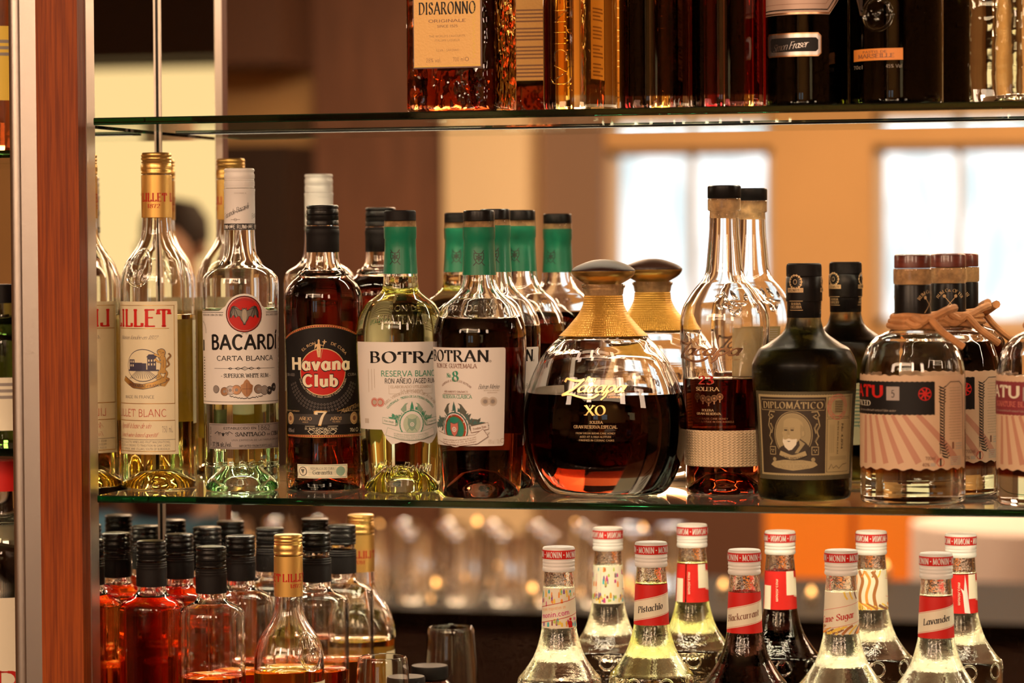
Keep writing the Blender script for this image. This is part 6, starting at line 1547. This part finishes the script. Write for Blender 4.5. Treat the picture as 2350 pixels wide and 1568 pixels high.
# ---------------- dining side: orange banquette, pale tables
M_or = pbr('orange_leather', (.95, .30, .02), .5)
M_cloth = pbr('pink_white_cloth', (.88, .74, .68), .8)
def banquette(x0, x1, y, ztop, label):
    e_ = thing('banquette', label, 'sofa', ((x0+x1)/2, y, ZF)); w = (x1-x0)/2
    mb = MB(); mb.box(-w, w, -.5, 0, 0, .42); mb.build('seat', M_or, e_, smooth=False)
    n = max(2, int(2*w/.5)); 
    for k in range(n):
        a = -w+2*w*k/n; c = a+2*w/n; P = []
        mb = MB(); v = []; f = []
        rows = [(-.48, .40), (-.50, .44), (-.50, ztop-ZF-.05), (-.53, ztop-ZF), (-.60, ztop-ZF), (-.62, .40)]
        for x in (a+.01, c-.01): v += [(x, yy, zz) for yy, zz in rows]
        m_ = len(rows); f = [tuple(range(m_)), tuple(range(2*m_-1, m_-1, -1))]+[(i, i+m_, (i+1) % m_+m_, (i+1) % m_) for i in range(m_)]
        mb.add(v, f); mb.build('back_cushion', M_or, e_, smooth=False)
    return e_
banquette(fx(1745, -6.2), fx(2170, -6.2), -5.7, fz(1120, -6.2), 'bright orange leather banquette reflected behind the syrup bottles')
def round_table(px, y, py, r, label):
    p = far(px, py, y); h_ = p.z-ZF
    e_ = thing('dining_table', label, 'table', (p.x, y, ZF))
    mb = MB(); mb.lathe([(0, h_-.03), (r*.98, h_-.03), (r, h_-.02), (r, h_), (0, h_)], 48); mb.build('tabletop', M_cloth, e_)
    mb = MB(); mb.lathe([(0, 0), (.26, 0), (.26, .02), (.04, .04), (.035, h_-.03), (0, h_-.03)], 24); mb.build('pedestal', M_dark, e_)
    mb = MB(); mb.lathe([(r+.004, h_-.42), (r+.012, h_-.42), (r+.010, h_-.15), (r+.006, h_), (r-.01, h_+.004), (0, h_+.004), (0, h_+.001), (r-.01, h_+.001), (r+.002, h_-.01)], 96, 0, lambda q, a, z: (q*(1+.03*math.sin(a*14)*max(0, (h_-z)/.42))*math.cos(a), q*(1+.03*math.sin(a*14)*max(0, (h_-z)/.42))*math.sin(a)))
    o_ = mb.build('tablecloth', M_cloth, None); o_.location = (p.x, y, ZF); tag(o_, 'pinkish white cloth draped over the reflected round table', 'tablecloth')
round_table(2440, -4.75, 1200, .36, 'round table with pinkish white top, reflected at the right behind the syrup bottles')
# ---------------- pendant lamps, ceiling lights and added fill lights
def pendant(px, py, y, r, label):
    p = far(px, py, y); e_ = thing('pendant_lamp', label, 'lamp', (p.x, y, p.z))
    mb = MB(); mb.lathe([(0, -r), (r*.6, -r*.8), (r, 0), (r*.6, r*.8), (0, r)], 24); mb.build('globe', emit('warm_globe', (1, .70, .40), 14), e_)
    mb = MB(); mb.tube([(0, 0, r*.9), (0, 0, ZC-p.z)], .006, 8); mb.build('cord', M_dark, e_)
pendant(1160, -60, -5.5, .05, 'small warm globe pendant above the bar, left one')
pendant(1345, -75, -5.5, .05, 'small warm globe pendant above the bar, right one')
def area(name, loc, rot, sx, sy, e, col):
    l = bpy.data.lights.new(name, 'AREA'); l.shape = 'RECTANGLE'; l.size = sx; l.size_y = sy; l.energy = e; l.color = col
    o_ = bpy.data.objects.new(name, l); COL.objects.link(o_); o_.location = loc; o_.rotation_euler = rot; return o_
def aim(o_, tgt): o_.rotation_euler = (Vector(tgt)-o_.location).to_track_quat('-Z', 'Y').to_euler()
l = area('ceiling_bar_light', (-1.4, -3.6, ZC-.05), (0, 0, 0), 2.6, .7, 60, (1, .66, .40)); aim(l, (-.8, -.6, -.4))
for k_, (x_, w__, e_) in enumerate(((-3.1, .36, 19), (-1.7, .24, 21), (.1, .30, 21), (1.6, .45, 22))):  # added tall fills that brighten the labels and streak the bottle glass
    l = area('front_fill_light', (x_, -3.6, 1.27), (0, 0, 0), w__, .95, e_, (1, .68, .46)); aim(l, (-.7, 0, .1))
l = area('banquette_fill', (-2.0, -4.3, ZC-.06), (0, 0, 0), .8, .5, 110, (1, .74, .5)); aim(l, (-1.7, -6.0, -.5))  # added fill that brightens the orange banquette
l = area('ceiling_room_light', (-1.5, -6.6, ZC-.05), (0, 0, 0), 4, 2, 150, (1, .70, .42))
l = area('ceiling_wall_wash', (-.8, -8.0, ZC-.05), (0, 0, 0), 3, .3, 25, (1, .66, .36)); aim(l, (-1.6, -9.0, .2))
w_ = bpy.data.worlds.new('world'); sc.world = w_; w_.use_nodes = True
bg = w_.node_tree.nodes['Background']; bg.inputs[0].default_value = (1, .72, .5, 1); bg.inputs[1].default_value = .05
# added fill strips under both visible shelves brighten the bottle backs, hidden by lips
for zs_, par in ((Z2-TG-.0001, SH_UP), (-TG-.0003, SH_MID)):
    mb = MB(); mb.box(-1.06, 1.24, -.0062, -.0054, zs_-.0017, zs_); mb.box(-1.06, 1.24, -.0054, -.0008, zs_-.0006, zs_); mb.build('fill_channel', C_black, par, smooth=False)
    l = area('back_fill_strip', (.09, -.0031, zs_-.0008), (0, 0, 0), 2.28, .0040, 2.4, (1, .84, .60))
# glowing ledge below the lowest shelf
lg = thing('lit_ledge', 'warm white glowing ledge under the lowest glass shelf', 'light', (.1, -.1, -.39))
mb = MB(); mb.box(-1.165, 1.19, -.092, .094, -.012, .012); mb.build('housing', M_steel2, lg, smooth=False)
mb = MB(); mb.box(-1.16, 1.185, -.088, .090, .0125, .0155); mb.build('diffuser', emit('ledge_glow', (1, .78, .50), 2.2), lg, smooth=False)
# the person across the bar, seen through the mirror corner
def skinned(name, V_, E_, R_, mat, parent=None, loc=(0, 0, 0), rz=0, sub=2):
    me = bpy.data.meshes.new(name); me.from_pydata(V_, E_, []); o_ = bpy.data.objects.new(name, me); COL.objects.link(o_)
    md = o_.modifiers.new('skin', 'SKIN'); md.use_smooth_shade = True
    for i_, r__ in enumerate(R_):
        sv = me.skin_vertices[0].data[i_]; sv.radius = r__ if isinstance(r__, tuple) else (r__, r__); sv.use_root = (i_ == 0)
    o_.modifiers.new('sub', 'SUBSURF').levels = sub; o_.modifiers['sub'].render_levels = sub
    me.materials.append(mat); o_.location = loc; o_.rotation_euler = (0, 0, rz)
    if parent: o_.parent = parent
    return o_
pc = retro(395, 600, -4.75)
P_skin2 = pbr('skin', (.62, .34, .22), .55)
SV = [(0, 0, .98), (0, 0, 1.18), (0, .01, 1.38), (0, 0, 1.50), (0, -.01, 1.60), (0, -.015, 1.70), (0, -.01, 1.79),
      (.10, 0, .93), (.11, -.01, .50), (.12, .02, .09), (.13, -.12, .03), (-.10, 0, .93), (-.11, -.01, .50), (-.12, .02, .09), (-.13, -.12, .03),
      (.19, .01, 1.43), (.25, .02, 1.15), (.24, -.10, .92), (.235, -.14, .85), (-.19, .01, 1.43), (-.25, .02, 1.15), (-.24, -.10, .92), (-.235, -.14, .85),
      (.245, -.17, .79), (.228, -.175, .785), (.212, -.172, .79), (.252, -.155, .775), (.20, -.165, .835), (-.245, -.17, .79), (-.228, -.175, .785), (-.212, -.172, .79), (-.252, -.155, .775), (-.20, -.165, .835)]
SE = [(0, 1), (1, 2), (2, 3), (3, 4), (4, 5), (5, 6), (0, 7), (7, 8), (8, 9), (9, 10), (0, 11), (11, 12), (12, 13), (13, 14), (2, 15), (15, 16), (16, 17), (17, 18), (2, 19), (19, 20), (20, 21), (21, 22),
      (18, 23), (18, 24), (18, 25), (18, 26), (18, 27), (22, 28), (22, 29), (22, 30), (22, 31), (22, 32)]
SR = [(.15, .10), (.13, .09), (.15, .095), .055, .075, (.078, .095), (.06, .075), .085, .055, .042, .035, .085, .055, .042, .035, .055, .042, .03, .03, .055, .042, .03, .03]+[.009]*10
person = skinned('person', SV, SE, SR, P_skin2, None, (pc.x, -4.75, ZF), PI)
tag(person, 'standing person in brown jumper and blue jeans, blurred in the mirror corner', 'person')
jumper = skinned('jumper', [SV[i] for i in (1, 2, 3, 15, 16, 17, 19, 20, 21, 0)], [(0, 1), (1, 2), (1, 3), (3, 4), (4, 5), (1, 6), (6, 7), (7, 8), (0, 9)], [(.16, .115), (.175, .12), .068, .07, .055, .042, .07, .055, .042, (.165, .115)], pbr('brown_knit', (.10, .025, .015), .9), person)
jeans = skinned('jeans', [SV[i] for i in (0, 7, 8, 9, 11, 12, 13)], [(0, 1), (1, 2), (2, 3), (0, 4), (4, 5), (5, 6)], [(.165, .12), .105, .075, .062, .105, .075, .062], pbr('blue_denim', (.12, .32, .55), .85), person)
mb = MB(); mb.lathe([(0, -.02), (.080, -.02), (.092, .03), (.088, .075), (.06, .115), (0, .128)], 24); hair = mb.build('hair', pbr('dark_hair', (.03, .015, .01), .7), person); hair.location = (0, .022, 1.715)
mb = MB(); mb.tube([(0, -.105, 1.715), (0, -.125, 1.685)], [.008, .014], 8)
for sx in (-1, 1): mb.tube([(sx*.03, -.098, 1.722), (sx*.034, -.101, 1.722)], .009, 8); mb.tube([(sx*.082, -.01, 1.72), (sx*.086, .0, 1.69)], .014, 8)
mb.tube([(-.022, -.104, 1.655), (.022, -.104, 1.655)], .006, 8)
mb.build('face', P_skin2, person)
# ------------------------------------------------------------------ render look
sc.view_settings.view_transform = 'Standard'; sc.view_settings.look = 'None'; sc.view_settings.gamma = 1; sc.view_settings.use_curve_mapping = False
sc.view_settings.exposure = 0
cy = sc.cycles
cy.use_adaptive_sampling = True; cy.adaptive_threshold = .03; cy.adaptive_min_samples = 12; cy.max_bounces = 30; cy.transmission_bounces = 26; cy.glossy_bounces = 16; cy.transparent_max_bounces = 64; cy.diffuse_bounces = 3; cy.volume_bounces = 0
cy.caustics_reflective = True; cy.caustics_refractive = True; cy.blur_glossy = .3; cy.sample_clamp_indirect = 40
cy.use_denoising = True
for o_ in sc.objects:
    if o_.name.startswith('wall_glow_panel'): pass
